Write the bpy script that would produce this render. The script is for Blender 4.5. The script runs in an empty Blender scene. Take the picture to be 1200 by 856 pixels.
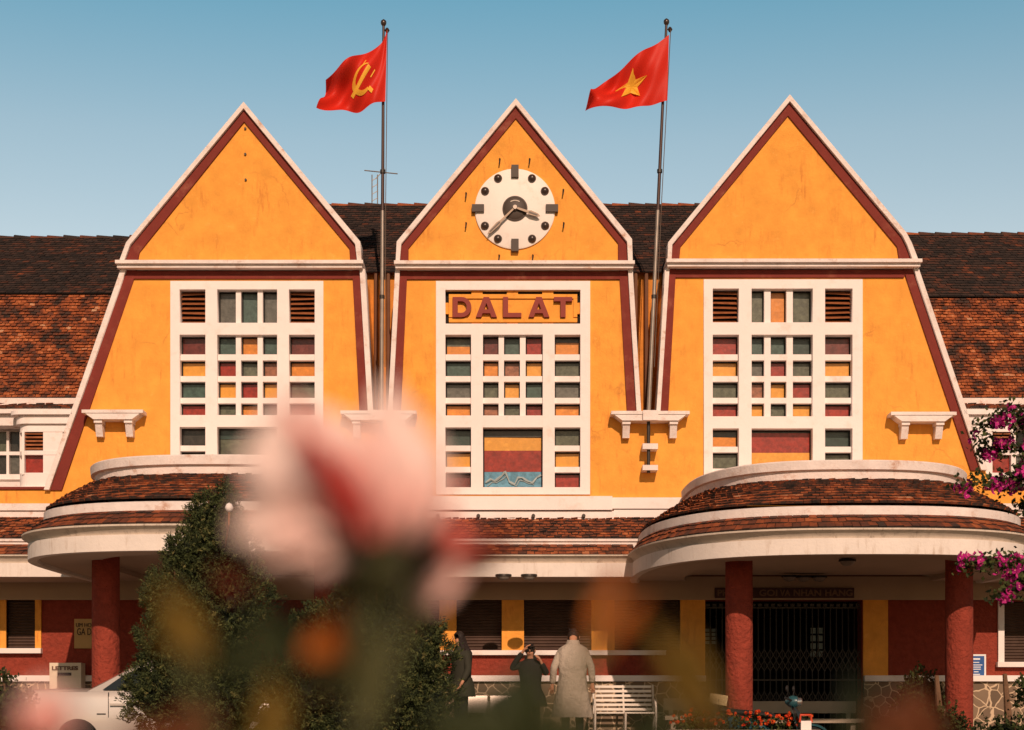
import bpy, bmesh, math, random
from mathutils import Vector, Matrix
R = math.radians
rng = random.Random(11)
SC = bpy.context.scene
COL = SC.collection

# ------------------------------------------------------------------ camera, sky, sun
D0, S0, HZ, CZ = 28.0, 68.0, 835.0, 0.44      # distance to facade, px per metre there, horizon row, eye height
cam_d = bpy.data.cameras.new('camera'); cam = bpy.data.objects.new('camera', cam_d); COL.objects.link(cam)
SC.camera = cam
cam.location = (0, -D0, CZ); cam.rotation_euler = (R(90), 0, 0)
cam_d.sensor_width = 36; cam_d.lens = 36*D0/(1200/S0)
cam_d.shift_y = (HZ-428)/1200
cam_d.clip_start = .05; cam_d.clip_end = 3000
cam_d.dof.use_dof = True; cam_d.dof.focus_distance = 27.0
cam_d.dof.aperture_fstop = cam_d.lens/1000/.0145

SUN_EL, SUN_AZ = R(31), R(7.5)                   # sun is behind the camera, a little to the right
sun_from = Vector((math.sin(SUN_AZ)*math.cos(SUN_EL), -math.cos(SUN_AZ)*math.cos(SUN_EL), math.sin(SUN_EL)))
sd = bpy.data.lights.new('sun', 'SUN'); sd.energy = 4.1; sd.angle = R(.5); sd.color = (1, .685, .51)
so = bpy.data.objects.new('sun', sd); COL.objects.link(so)
so.rotation_euler = (-sun_from).to_track_quat('-Z', 'Y').to_euler()
W = bpy.data.worlds.new('World'); SC.world = W; W.use_nodes = True
nt = W.node_tree; bg = nt.nodes['Background']
sky = nt.nodes.new('ShaderNodeTexSky'); sky.sky_type = 'NISHITA'; sky.sun_disc = False
sky.sun_elevation = SUN_EL; sky.sun_rotation = math.pi-SUN_AZ
sky.altitude = 1500; sky.air_density = 1.0; sky.dust_density = 2.5; sky.ozone_density = 1.2
tint = nt.nodes.new('ShaderNodeMix'); tint.data_type = 'RGBA'; tint.blend_type = 'MULTIPLY'; tint.inputs[0].default_value = 1
nt.links.new(sky.outputs[0], tint.inputs[6])
wtc = nt.nodes.new('ShaderNodeTexCoord'); wsx = nt.nodes.new('ShaderNodeSeparateXYZ'); nt.links.new(wtc.outputs['Generated'], wsx.inputs[0])
wcr = nt.nodes.new('ShaderNodeValToRGB'); nt.links.new(wsx.outputs[2], wcr.inputs[0])
els = wcr.color_ramp.elements
for p_, c_ in ((.24, (1.0, .73, .49)), (.33, (.78, .70, .50)), (.44, (.27, .60, .50)), (.62, (.15, .15, .14))):
    e_ = els[0] if p_ == .24 else (els[-1] if p_ == .62 else els.new(p_)); e_.position = p_; e_.color = (*[v*1.0 for v in c_], 1)
nt.links.new(wcr.outputs[0], tint.inputs[7])
wmul = nt.nodes.new('ShaderNodeVectorMath'); wmul.operation = 'SCALE'; wmul.inputs['Scale'].default_value = 1.75; nt.links.new(tint.outputs[2], wmul.inputs[0])
wmr = nt.nodes.new('ShaderNodeMapRange'); nt.links.new(wsx.outputs[1], wmr.inputs[0])   # the sky behind the camera is dimmed to deepen the shade
wmr.inputs[1].default_value = -.2; wmr.inputs[2].default_value = .7; wmr.inputs[3].default_value = .38; wmr.inputs[4].default_value = 1
wm2 = nt.nodes.new('ShaderNodeVectorMath'); wm2.operation = 'SCALE'; nt.links.new(wmul.outputs[0], wm2.inputs[0]); nt.links.new(wmr.outputs[0], wm2.inputs['Scale'])
nt.links.new(wm2.outputs[0], bg.inputs[0]); bg.inputs[1].default_value = .15
SC.view_settings.view_transform = 'Standard'; SC.view_settings.look = 'None'
SC.view_settings.exposure = 0.0; SC.view_settings.gamma = 1
SC.cycles.max_bounces = 6

# ------------------------------------------------------------------ helpers
def P(px, py, Y=0.0):
    k = (D0+Y)/D0
    return Vector(((px-600)/S0*k, Y, CZ+(HZ-py)/S0*k))
def PX(px, Y=0.0): return P(px, 0, Y).x
def PZ(py, Y=0.0): return P(0, py, Y).z
def XZ(pts, Y=0.0): return [(PX(a, Y), PZ(b, Y)) for a, b in pts]

class MB:
    def __init__(s): s.v = []; s.f = []; s.m = []; s.a = []
    def add(s, vs, fs, m=0, a=0.5):
        o = len(s.v); s.v += [tuple(v) for v in vs]
        for f in fs: s.f.append(tuple(i+o for i in f)); s.m.append(m); s.a.append(a)
    def box(s, x0, x1, y0, y1, z0, z1, m=0, a=.5):
        v = [(x, y, z) for z in (z0, z1) for y in (y0, y1) for x in (x0, x1)]
        s.add(v, [(0,2,3,1),(4,5,7,6),(0,1,5,4),(2,6,7,3),(0,4,6,2),(1,3,7,5)], m, a)
    def boxp(s, x0, x1, py0, py1, Yf, Yb, m=0):
        a = P(x0, py1, Yf); b = P(x1, py0, Yf); s.box(a.x, b.x, Yf, Yb, a.z, b.z, m)
    def tube(s, pts, rad, n=8, m=0, a=.5, cap=True):
        pts = [Vector(p) for p in pts]; N = len(pts)
        if not hasattr(rad, '__len__'): rad = [rad]*N
        vs = []; prev = None
        for i, p in enumerate(pts):
            t = (pts[min(i+1, N-1)]-pts[max(i-1, 0)]).normalized()
            if prev is None:
                u = t.orthogonal().normalized()
            else:
                u = (prev-t*prev.dot(t)).normalized()
            prev = u; w = t.cross(u)
            for k in range(n):
                an = 2*math.pi*k/n; vs.append(p+(u*math.cos(an)+w*math.sin(an))*rad[i])
        fs = [(i*n+k, i*n+(k+1)%n, (i+1)*n+(k+1)%n, (i+1)*n+k) for i in range(N-1) for k in range(n)]
        if cap: fs += [tuple(range(n))[::-1], tuple((N-1)*n+k for k in range(n))]
        s.add(vs, fs, m, a)
    def lathe(s, c, prof, n=24, axis='z', m=0, a=.5):
        vs = []
        for r, h in prof:
            for k in range(n):
                an = 2*math.pi*k/n; x, y = r*math.cos(an), r*math.sin(an)
                vs.append({'z': (x, y, h), 'y': (x, h, y), 'x': (h, x, y)}[axis])
        vs = [Vector(v)+Vector(c) for v in vs]
        fs = [(i*n+k, i*n+(k+1)%n, (i+1)*n+(k+1)%n, (i+1)*n+k) for i in range(len(prof)-1) for k in range(n)]
        fs += [tuple(range(n)), tuple((len(prof)-1)*n+k for k in range(n))]
        s.add(vs, fs, m, a)
    def loft(s, rings, m=0, closed=False, a=.5):
        n = len(rings[0]); vs = [p for r in rings for p in r]
        kk = n if closed else n-1
        s.add(vs, [(i*n+k, i*n+(k+1)%n, (i+1)*n+(k+1)%n, (i+1)*n+k) for i in range(len(rings)-1) for k in range(kk)], m, a)
    def build(s, name, mats, parent=None, smooth=False, fix=True):
        me = bpy.data.meshes.new(name); me.from_pydata(s.v, [], s.f)
        return finish(me, name, mats, parent, smooth, s.m, s.a, fix)
def finish(me, name, mats, parent=None, smooth=False, mi=None, at=None, fix=True):
    if not isinstance(mats, (list, tuple)): mats = [mats]
    me.materials.clear()
    for m in mats: me.materials.append(m)
    if mi and len(mi) == len(me.polygons): me.polygons.foreach_set('material_index', mi)
    if at and len(at) == len(me.polygons):
        me.attributes.new('rnd', 'FLOAT', 'FACE').data.foreach_set('value', at)
    if fix:
        bm = bmesh.new(); bm.from_mesh(me); bmesh.ops.recalc_face_normals(bm, faces=bm.faces); bm.to_mesh(me); bm.free()
    if smooth:
        me.polygons.foreach_set('use_smooth', [True]*len(me.polygons))
        try: me.set_sharp_from_angle(angle=R(40))
        except Exception: pass
    me.update()
    o = bpy.data.objects.new(name, me); COL.objects.link(o)
    if parent: o.parent = parent
    return o
def tag(o, label=None, cat=None, group=None, kind=None):
    for k, v in (('label', label), ('category', cat), ('group', group), ('kind', kind)):
        if v: o[k] = v
    return o
def empty(name, loc, label, cat, group=None):
    o = bpy.data.objects.new(name, None); COL.objects.link(o); o.location = loc; o.empty_display_size = .2
    return tag(o, label, cat, group)
def attach(parent):
    """parts are modelled in world coordinates: shift them so that they stay put under the thing's base"""
    for c in parent.children:
        c.matrix_parent_inverse = Matrix.Translation(-Vector(parent.location))
def poly(name, loops, y0, y1, mat, parent=None, bev=0):
    """2D outline with holes in the XZ plane, extruded from y0 to y1"""
    cu = bpy.data.curves.new(name, 'CURVE'); cu.dimensions = '2D'; cu.fill_mode = 'BOTH'; cu.extrude = abs(y1-y0)/2-bev
    if bev: cu.bevel_depth = bev; cu.bevel_resolution = 1; cu.offset = -bev
    for lp in loops:
        sp = cu.splines.new('POLY'); sp.points.add(len(lp)-1)
        for i, (x, z) in enumerate(lp): sp.points[i].co = (x, z, 0, 1)
        sp.use_cyclic_u = True
    to = bpy.data.objects.new('tmp', cu); me = bpy.data.meshes.new_from_object(to)
    bpy.data.objects.remove(to); bpy.data.curves.remove(cu)
    me.transform(Matrix.Translation((0, (y0+y1)/2, 0)) @ Matrix.Rotation(R(90), 4, 'X'))
    me.name = name
    return finish(me, name, mat, parent, fix=False)
def text_mesh(body, size, depth=.01, bold=0.0):
    cu = bpy.data.curves.new('t', 'FONT'); cu.body = body; cu.size = size; cu.extrude = depth; cu.offset = bold
    cu.align_x = 'CENTER'; cu.align_y = 'CENTER'
    to = bpy.data.objects.new('tmp', cu); me = bpy.data.meshes.new_from_object(to)
    bpy.data.objects.remove(to); bpy.data.curves.remove(cu)
    me.transform(Matrix.Rotation(R(90), 4, 'X'))
    return me
def text(name, body, size, loc, mat, parent, sx=1, depth=.008, bold=0.0, width=None):
    me = text_mesh(body, size, depth, bold)
    if width:
        xs = [v.co.x for v in me.vertices]; sx = width/(max(xs)-min(xs))
    me.transform(Matrix.Translation(loc) @ Matrix.Diagonal((sx, 1, 1, 1)))
    return finish(me, name, mat, parent, fix=False)

# ------------------------------------------------------------------ materials
def M(name, col, rough=.8, metal=0, bump=0, bscale=40, var=0, vscale=3, dirt=None, dirt_amt=0, dirt_scale=2.0, streak=False, spec=.3, coat=0, sub=0, voro=False, trans=0, bdist=.02, cracks=False):
    m = bpy.data.materials.new(name); m.use_nodes = True; n = m.node_tree.nodes; L = m.node_tree.links
    b = n['Principled BSDF']; b.inputs['Roughness'].default_value = rough; b.inputs['Metallic'].default_value = metal
    b.inputs['Specular IOR Level'].default_value = spec; b.inputs['Coat Weight'].default_value = coat
    tc = n.new('ShaderNodeTexCoord')
    cur = n.new('ShaderNodeRGB'); cur.outputs[0].default_value = (*col, 1); out = cur.outputs[0]
    def noise(scale, detail=5, vec=None, rough=.6):
        q = n.new('ShaderNodeTexNoise'); q.inputs['Scale'].default_value = scale; q.inputs['Detail'].default_value = detail
        q.inputs['Roughness'].default_value = rough; L.new(vec or tc.outputs['Object'], q.inputs['Vector']); return q.outputs[0]
    def ramp(src, a, bb, lo=0, hi=1):
        q = n.new('ShaderNodeMapRange'); q.inputs[1].default_value = a; q.inputs[2].default_value = bb
        q.inputs[3].default_value = lo; q.inputs[4].default_value = hi; L.new(src, q.inputs[0]); return q.outputs[0]
    def mix(a, bb, fac, mode='MIX'):
        q = n.new('ShaderNodeMix'); q.data_type = 'RGBA'; q.blend_type = mode
        L.new(a, q.inputs[6])
        if isinstance(bb, tuple): q.inputs[7].default_value = (*bb, 1)
        else: L.new(bb, q.inputs[7])
        if isinstance(fac, float): q.inputs[0].default_value = fac
        else: L.new(fac, q.inputs[0])
        return q.outputs[2]
    if var:
        f = ramp(noise(vscale), .3, .7, 1-var, 1+var*.5)
        hv = n.new('ShaderNodeHueSaturation'); L.new(out, hv.inputs['Color']); L.new(f, hv.inputs['Value']); out = hv.outputs[0]
    if dirt:
        mp = n.new('ShaderNodeMapping'); L.new(tc.outputs['Object'], mp.inputs[0])
        mp.inputs['Scale'].default_value = (1, 1, .18) if streak else (1, 1, 1)
        f = ramp(noise(dirt_scale*(4 if streak else 1), 8, mp.outputs[0], .7), .52, .72, 0, dirt_amt)
        g = ramp(noise(.7*dirt_scale), .42, .62)
        mu = n.new('ShaderNodeMath'); mu.operation = 'MULTIPLY'; L.new(f, mu.inputs[0]); L.new(g, mu.inputs[1])
        out = mix(out, dirt, mu.outputs[0])
    if cracks:
        vo = n.new('ShaderNodeTexVoronoi'); vo.feature = 'DISTANCE_TO_EDGE'; vo.inputs['Scale'].default_value = .55
        wn = n.new('ShaderNodeTexNoise'); wn.inputs['Scale'].default_value = 3; wn.inputs['Detail'].default_value = 6; L.new(tc.outputs['Object'], wn.inputs['Vector'])
        wm = n.new('ShaderNodeMix'); wm.data_type = 'RGBA'; wm.blend_type = 'LINEAR_LIGHT'; wm.inputs[0].default_value = .22; L.new(tc.outputs['Object'], wm.inputs[6]); L.new(wn.outputs[1], wm.inputs[7]); L.new(wm.outputs[2], vo.inputs['Vector'])
        cf = ramp(vo.outputs[0], .0, .010, .35, 0); cm = ramp(noise(1.1), .5, .6); mu = n.new('ShaderNodeMath'); mu.operation = 'MULTIPLY'; L.new(cf, mu.inputs[0]); L.new(cm, mu.inputs[1])
        out = mix(out, (.30, .10, .03), mu.outputs[0])
        # rubbed pale and darker patches with their own outline
        pf = ramp(noise(2.4, 10, None, .75), .56, .60, 0, .18); out = mix(out, (.62, .24, .04), pf)
        pf2 = ramp(noise(4.3, 10, None, .8), .60, .64, 0, .35); out = mix(out, (.88, .47, .12), pf2)
    L.new(out, b.inputs['Base Color'])
    if bump:
        bp = n.new('ShaderNodeBump'); bp.inputs['Strength'].default_value = bump; bp.inputs['Distance'].default_value = bdist
        if voro:
            q = n.new('ShaderNodeTexVoronoi'); q.inputs['Scale'].default_value = bscale; L.new(tc.outputs['Object'], q.inputs['Vector']); h = q.outputs[0]
        else: h = noise(bscale, 8)
        L.new(h, bp.inputs['Height']); L.new(bp.outputs[0], b.inputs['Normal'])
    if sub: b.inputs['Subsurface Weight'].default_value = sub; b.inputs['Subsurface Radius'].default_value = (.02, .01, .008)
    if trans:
        t = n.new('ShaderNodeBsdfTranslucent'); L.new(out, t.inputs[0]); ms = n.new('ShaderNodeMixShader'); ms.inputs[0].default_value = trans
        L.new(b.outputs[0], ms.inputs[1]); L.new(t.outputs[0], ms.inputs[2]); L.new(ms.outputs[0], n['Material Output'].inputs[0])
    return m
def M_attr(name, stops, rough=.85, noise_w=.35, nscale=6, bump=.3, trans=0, spec=.2, off=0.0, bscale=30):
    """colour ramp over the per-face number 'rnd' plus noise"""
    m = bpy.data.materials.new(name); m.use_nodes = True; n = m.node_tree.nodes; L = m.node_tree.links
    b = n['Principled BSDF']; b.inputs['Roughness'].default_value = rough; b.inputs['Specular IOR Level'].default_value = spec
    at = n.new('ShaderNodeAttribute'); at.attribute_name = 'rnd'
    tc = n.new('ShaderNodeTexCoord'); q = n.new('ShaderNodeTexNoise'); q.inputs['Scale'].default_value = nscale; q.inputs['Detail'].default_value = 7
    q.inputs['Roughness'].default_value = .65
    L.new(tc.outputs['Object'], q.inputs['Vector'])
    ma = n.new('ShaderNodeMath'); ma.operation = 'MULTIPLY_ADD'; L.new(q.outputs[0], ma.inputs[0]); ma.inputs[1].default_value = noise_w*2; ma.inputs[2].default_value = -noise_w+off
    ad = n.new('ShaderNodeMath'); ad.operation = 'ADD'; L.new(at.outputs['Fac'], ad.inputs[0]); L.new(ma.outputs[0], ad.inputs[1])
    cr = n.new('ShaderNodeValToRGB'); L.new(ad.outputs[0], cr.inputs[0])
    el = cr.color_ramp.elements
    while len(el) < len(stops): el.new(.5)
    for e, (p, c) in zip(el, stops): e.position = p; e.color = (*c, 1)
    L.new(cr.outputs[0], b.inputs['Base Color'])
    if bump:
        q2 = n.new('ShaderNodeTexNoise'); q2.inputs['Scale'].default_value = bscale; q2.inputs['Detail'].default_value = 6; L.new(tc.outputs['Object'], q2.inputs['Vector'])
        bp = n.new('ShaderNodeBump'); bp.inputs['Strength'].default_value = bump; bp.inputs['Distance'].default_value = .02
        L.new(q2.outputs[0], bp.inputs['Height']); L.new(bp.outputs[0], b.inputs['Normal'])
    if trans:
        t = n.new('ShaderNodeBsdfTranslucent'); L.new(cr.outputs[0], t.inputs[0]); ms = n.new('ShaderNodeMixShader'); ms.inputs[0].default_value = trans
        L.new(b.outputs[0], ms.inputs[1]); L.new(t.outputs[0], ms.inputs[2]); L.new(ms.outputs[0], n['Material Output'].inputs[0])
    return m

YEL = M('yellow_stucco', (.80, .352, .058), .9, bump=.4, bscale=22, var=.16, vscale=3.2, dirt=(.48, .15, .03), dirt_amt=.85, dirt_scale=2.2, streak=True, cracks=True)
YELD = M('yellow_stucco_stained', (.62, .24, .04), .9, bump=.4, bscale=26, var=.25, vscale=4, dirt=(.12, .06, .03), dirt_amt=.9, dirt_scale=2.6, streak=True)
WHT = M('white_paint', (.80, .74, .71), .75, bump=.15, bscale=30, var=.04, vscale=3, dirt=(.55, .38, .26), dirt_amt=.5, dirt_scale=3.5)
WHTD = M('white_paint_weathered', (.76, .69, .65), .8, bump=.45, bscale=30, var=.12, vscale=4, dirt=(.42, .20, .10), dirt_amt=1.0, dirt_scale=5.0)
WHTS = M('white_fascia_streaked', (.74, .68, .62), .8, bump=.25, bscale=24, var=.07, vscale=3, dirt=(.36, .25, .16), dirt_amt=.75, dirt_scale=3, streak=True)
COVE = M('cove_moulding_streaked', (.60, .52, .43), .85, bump=.25, bscale=24, var=.12, vscale=4, dirt=(.14, .10, .07), dirt_amt=.95, dirt_scale=3.6, streak=True)
REDB = M('red_band_paint', (.175, .026, .017), .8, bump=.2, bscale=24, var=.12, vscale=4, dirt=(.38, .15, .09), dirt_amt=.55, dirt_scale=3)
REDS = M('red_rough_stucco', (.27, .046, .026), .92, bump=1.0, bscale=17, bdist=.05, var=.22, vscale=9, dirt=(.22, .05, .03), dirt_amt=.6, dirt_scale=3)
CEIL = M('ceiling_paint', (.50, .40, .32), .9, bump=.1, var=.06, vscale=1.5)
BEAM = M('beam_paint', (.42, .31, .21), .9, bump=.15, var=.08, vscale=2, dirt=(.35, .24, .16), dirt_amt=.5, dirt_scale=2)
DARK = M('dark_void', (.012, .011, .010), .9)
SHUT = M('roller_shutter', (.075, .045, .032), .55, bump=.1, var=.3, vscale=5, metal=.1)
IRON = M('dark_iron', (.05, .045, .04), .5, metal=.6)
STEEL = M('galvanised_pole', (.30, .26, .22), .4, metal=.5, var=.25, vscale=5)
POLED = M('dark_pole', (.07, .045, .04), .45, metal=.4)
DOM = M('bronze_dome', (.055, .038, .030), .28, metal=.25, spec=.6)
CLKG = M('clock_grey', (.065, .048, .038), .55, var=.1)
CLKW = M('clock_dial_white', (.82, .76, .70), .6, var=.04, dirt=(.60, .42, .30), dirt_amt=.5, dirt_scale=5)
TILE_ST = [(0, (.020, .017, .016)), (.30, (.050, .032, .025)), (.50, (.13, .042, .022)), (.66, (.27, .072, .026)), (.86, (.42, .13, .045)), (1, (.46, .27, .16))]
TILE_D = M_attr('roof_tile_blackened', TILE_ST, noise_w=.42, nscale=2.2, off=-.23, bump=.5)
TILE_M = M_attr('roof_tile_mossy_orange', TILE_ST, noise_w=1.0, nscale=3.2, off=.11, bump=.5)
TILE_C = M_attr('canopy_tile', TILE_ST, noise_w=.8, nscale=5.0, off=.18, bump=.5)
TILE_P = M_attr('porch_tile', TILE_ST, noise_w=.7, nscale=5.0, off=.10, bump=.5)
LOUV = M('wooden_louvre', (.30, .10, .035), .7, var=.35, vscale=12, bump=.3)
LETR = M('sign_letter_red', (.23, .03, .018), .6, var=.06)

def glass(name, col, var=.40, spec=.5):
    col = tuple(c*.98 for c in col)
    return M(name, col, .25, var=var, vscale=14, bump=.12, bscale=12, dirt=tuple(min(1, c*1.8+.02) for c in col), dirt_amt=.6, dirt_scale=9, spec=spec)
G = dict(r=glass('pane_red', (.26, .022, .012)), d=glass('pane_dark_red', (.12, .022, .016)), a=glass('pane_amber', (.62, .29, .04), .12),
         o=glass('pane_orange', (.55, .20, .025), .2), t=glass('pane_teal', (.045, .085, .070)), g=glass('pane_grey_green', (.085, .095, .062), .5),
         s=glass('pane_slate', (.10, .10, .085)), p=glass('pane_dusty_brown', (.26, .10, .05), .5), b=glass('pane_blue', (.10, .27, .38)), k=glass('pane_black', (.03, .028, .022)),
         e=glass('pane_dark_green', (.022, .045, .036)))

# ------------------------------------------------------------------ ground
def plane(name, x0, x1, y0, y1, z, mat, kind='structure'):
    b = MB(); b.add([(x0, y0, z), (x1, y0, z), (x1, y1, z), (x0, y1, z)], [(0, 1, 2, 3)])
    return tag(b.build(name, mat, fix=False), kind=kind)
PAVE = M('warm_paving', (.15, .105, .07), .9, bump=.3, bscale=8, var=.15, vscale=2)
ASPH = M('asphalt', (.14, .11, .085), .9, bump=.4, bscale=40, var=.2, vscale=3)
SOIL = M('soil_and_grass', (.07, .05, .025), 1, bump=.6, bscale=12, var=.3, vscale=4)
plane('ground', -1500, 1500, -1500, 1500, -.26, SOIL)
plane('forecourt', -40, 40, -19, -4.45, -.25, PAVE)
b = MB(); b.box(-30, 30, -4.4, 0.5, -.24, 0.0); b.box(-30, 30, -4.5, -4.4, -.24, .01)
tag(b.build('pavement', PAVE), kind='structure')

# ------------------------------------------------------------------ station building
ST = empty('station_building', (0, 0, 0), 'long yellow station building with three steep gables, coloured glass windows and curved tiled canopies', 'building')

def fill(loop, Y): return XZ(loop, Y)
gables = [
 dict(o=[(141,311),(150,287),(287,123),(423,286),(425,311)], m=[(147,311),(155,289.5),(287,131),(417,289),(419.5,311)],
      i=[(162,311),(165,297),(287,145),(410,293),(411,311)], cx=(139,427), cy=(310.5,317.5)),
 dict(o=[(464,312),(465.5,286),(604.5,119),(740,283),(741,312)], m=[(469,312),(471,288.5),(604.5,127),(734,286),(735.5,312)],
      i=[(479,312),(479,293),(604.5,141),(724,287),(724,312)], cx=(463,742.5), cy=(311,318)),
 dict(o=[(781,310),(782,287),(924,114.5),(1059.5,275),(1066,287),(1075,310)], m=[(786,310),(787,289.5),(924,122.5),(1055,279),(1060.5,290),(1068,310)],
      i=[(795,310),(797,291),(922.5,138),(1050,291),(1053,310)], cx=(779.5,1076.5), cy=(309,316)),
]
low = [  # left side (o, m, i) and right side, each top -> bottom
 (((143,317),(53,575)), ((149.5,317),(59.5,575)), ((161,317),(73,575)), ((428,317),(438.5,492)), ((422,317),(432,492)), ((413,317),(422,492))),
 (((463.5,317),(454.5,492)), ((469,317),(460,492)), ((477.5,317),(469.5,492)), ((741,317),(751.5,492)), ((735.5,317),(746,492)), ((725.5,317),(735,492))),
 (((779,316),(768,492)), ((784,316),(773,492)), ((792,316),(782.5,492)), ((1075,316),(1155,552)), ((1069,316),(1148,552)), ((1058,316),(1137,552))),
]
# lower facade in one sheet with the three window openings
body = [(143,318),(53,575),(53,612),(1172,612),(1155,552),(1075,316),(779,317),(768,492),(751.5,492),(741,318),(463.5,318),(454.5,492),(438.5,492),(428,318)]
winrect = [(202,332,377,570), (513,332,689,577), (827,330,1008,571)]
holes = [[(a,b_),(a,d),(c,d),(c,b_)] for a, b_, c, d in winrect]
poly('facade_wall', [XZ(body)]+[XZ(h) for h in holes], 0, .28, YEL, ST)
for gi, (g, lw) in enumerate(zip(gables, low)):
    gw = poly('gable_wall', [XZ(g['m'])], -.05, .28, YEL, ST)
    # white raking coping and red band
    def band(outer, inner, y0, y1, mat, nm, par): return poly(nm, [XZ(outer+inner[::-1])], y0, y1, mat, par, bev=.006)
    band(g['o'], g['m'], -.15, .32, WHTD, 'coping', gw)
    band(g['m'], g['i'], -.085, .1, REDB, 'red_band', gw)
    c = MB(); x0, x1 = PX(g['cx'][0]), PX(g['cx'][1]); zt, zb = PZ(g['cy'][0]), PZ(g['cy'][1])
    c.box(x0, x1, -.26, .3, zt-.045, zt+.012); c.box(x0+.02, x1-.02, -.20, .3, zb, zt-.047)
    c.build('cornice', WHTD, gw)
    for k, (o_, m_, i_) in enumerate(((lw[0], lw[1], lw[2]), (lw[3], lw[4], lw[5]))):
        poly('coping', [XZ([o_[0], o_[1], m_[1], m_[0]])], -.10, .32, WHTD, gw, bev=.005)
        poly('red_band', [XZ([m_[0], m_[1], i_[1], i_[0]])], -.04, .1, REDB, gw, bev=.004)
    y = g['cy'][1]
    poly('red_band', [XZ([(lw[2][0][0]-3, y+1), (lw[5][0][0]+3, y+1), (lw[5][0][0]+1, y+10), (lw[2][0][0]-4, y+10)])], -.037, .1, REDB, gw)
    # depth behind the gable: side cheeks and its own roof
    yo = [(lw[0][0][0]+3, 320), (lw[0][0][0]+3-(4 if gi else 30), 420), (lw[3][0][0]-3+(4 if gi < 2 else 30), 420), (lw[3][0][0]-3, 320)]
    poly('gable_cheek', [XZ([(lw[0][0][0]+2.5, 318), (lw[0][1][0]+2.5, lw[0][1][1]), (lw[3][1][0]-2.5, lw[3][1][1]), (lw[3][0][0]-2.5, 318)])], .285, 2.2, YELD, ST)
    poly('gable_roof', [XZ([(a+(2 if a < 600+318*(gi-1) else -2), b_+2) for a, b_ in g['o']])], .325, 5.0, TILE_D, ST)
# small things fixed on the plain gables
nb = MB()
for px, py in ((287.5,151),(287.5,181),(288,211)): nb.lathe(P(px, py, -.06), [(0,-.02),(.02,-.02),(.02,.02)], 8, 'y')
nb.build('wall_bolt', IRON, ST)

# windows ------------------------------------------------------------
def window(fx, frame, cells, vm=(), hm4=(), row3=(), big=None, cols=None, center=False):
    """cells: list of (x0,y0,x1,y1) openings"""
    x0, y0, x1, y1 = frame
    w = poly('window', [XZ([(x0,y0),(x0,y1),(x1,y1),(x1,y0)])]+[XZ([(a,b_),(a,d),(c,d),(c,b_)]) for a, b_, c, d in cells], -.035, .24, WHT, ST, bev=.005)
    return w
def panes(w, cell, vms, hms, colors, split=None):
    a, t, c, d = cell
    mu = MB()
    for p, q in vms: mu.box(PX(p), PX(q), .035, .19, PZ(d), PZ(t))
    xs = [a]+[v for m in vms for v in m]+[c]; xs = [(xs[i], xs[i+1]) for i in range(0, len(xs), 2)]
    for p, q in hms:
        for u, v in xs: mu.box(PX(u)-.001, PX(v)+.001, .038, .19, PZ(q), PZ(p))
    if mu.v: mu.build('muntin', WHT, w)
    ys = [t]+[v for m in hms for v in m]+[d]; ys = [(ys[i], ys[i+1]) for i in range(0, len(ys), 2)]
    pb = MB(); mats = []
    for j, (yt, yb) in enumerate(ys):
        for i, (xa, xb) in enumerate(xs):
            key = colors[j][i]
            parts = key if isinstance(key, list) else [(key, 1)]
            z1 = PZ(yt)+.01; z0 = PZ(yb)-.01; zz = z1
            for kk, fr in parts:
                if G[kk] not in mats: mats.append(G[kk])
                h = (z1-z0)*fr; yy = .17+rng.uniform(-.008, .008); tl = rng.uniform(-.012, .012)
                X0, X1 = PX(xa)-.01, PX(xb)+.01
                pb.add([(X0, yy, zz-h), (X1, yy+tl, zz-h), (X1, yy+tl, zz), (X0, yy, zz)], [(0,1,2,3)], mats.index(G[kk])); zz -= h
            # thin dark lead line / wooden bead round each pane
            if j or i or True:
                if DARK not in mats: mats.append(DARK)
                X0, X1 = PX(xa), PX(xb)
                pb.box(X0, X1, .150, .162, z1-.038, z1-.008, mats.index(DARK))
                pb.box(X0, X0+.022, .150, .162, z0, z1-.04, mats.index(DARK))
                pb.box(X1-.016, X1, .150, .162, z0, z1-.04, mats.index(DARK))
    pb.build('pane', mats, w, fix=False)
def louvre(w, cell, n=7):
    a, t, c, d = cell; X0, X1 = PX(a), PX(c); Z0, Z1 = PZ(d), PZ(t)
    lb = MB(); lb.box(X0, X1, .235, .25, Z0, Z1, 1)
    for i in range(n):
        z = Z0+(i+.3)*(Z1-Z0)/n; sag = rng.uniform(-.008, .008)
        lb.add([(X0+.01, .08, z+sag), (X1-.01, .08, z-sag), (X1-.01, .20, z+.065), (X0+.01, .20, z+.065),
                (X0+.01, .085, z-.014+sag), (X1-.01, .085, z-.014-sag), (X1-.01, .205, z+.05), (X0+.01, .205, z+.05)],
               [(0,1,2,3),(4,7,6,5),(0,4,5,1),(1,5,6,2),(2,6,7,3),(3,7,4,0)])
    lb.build('louvre', [LOUV, DARK], w)
HM = [(415,422),(440.5,447),(466,472.5)]
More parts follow.
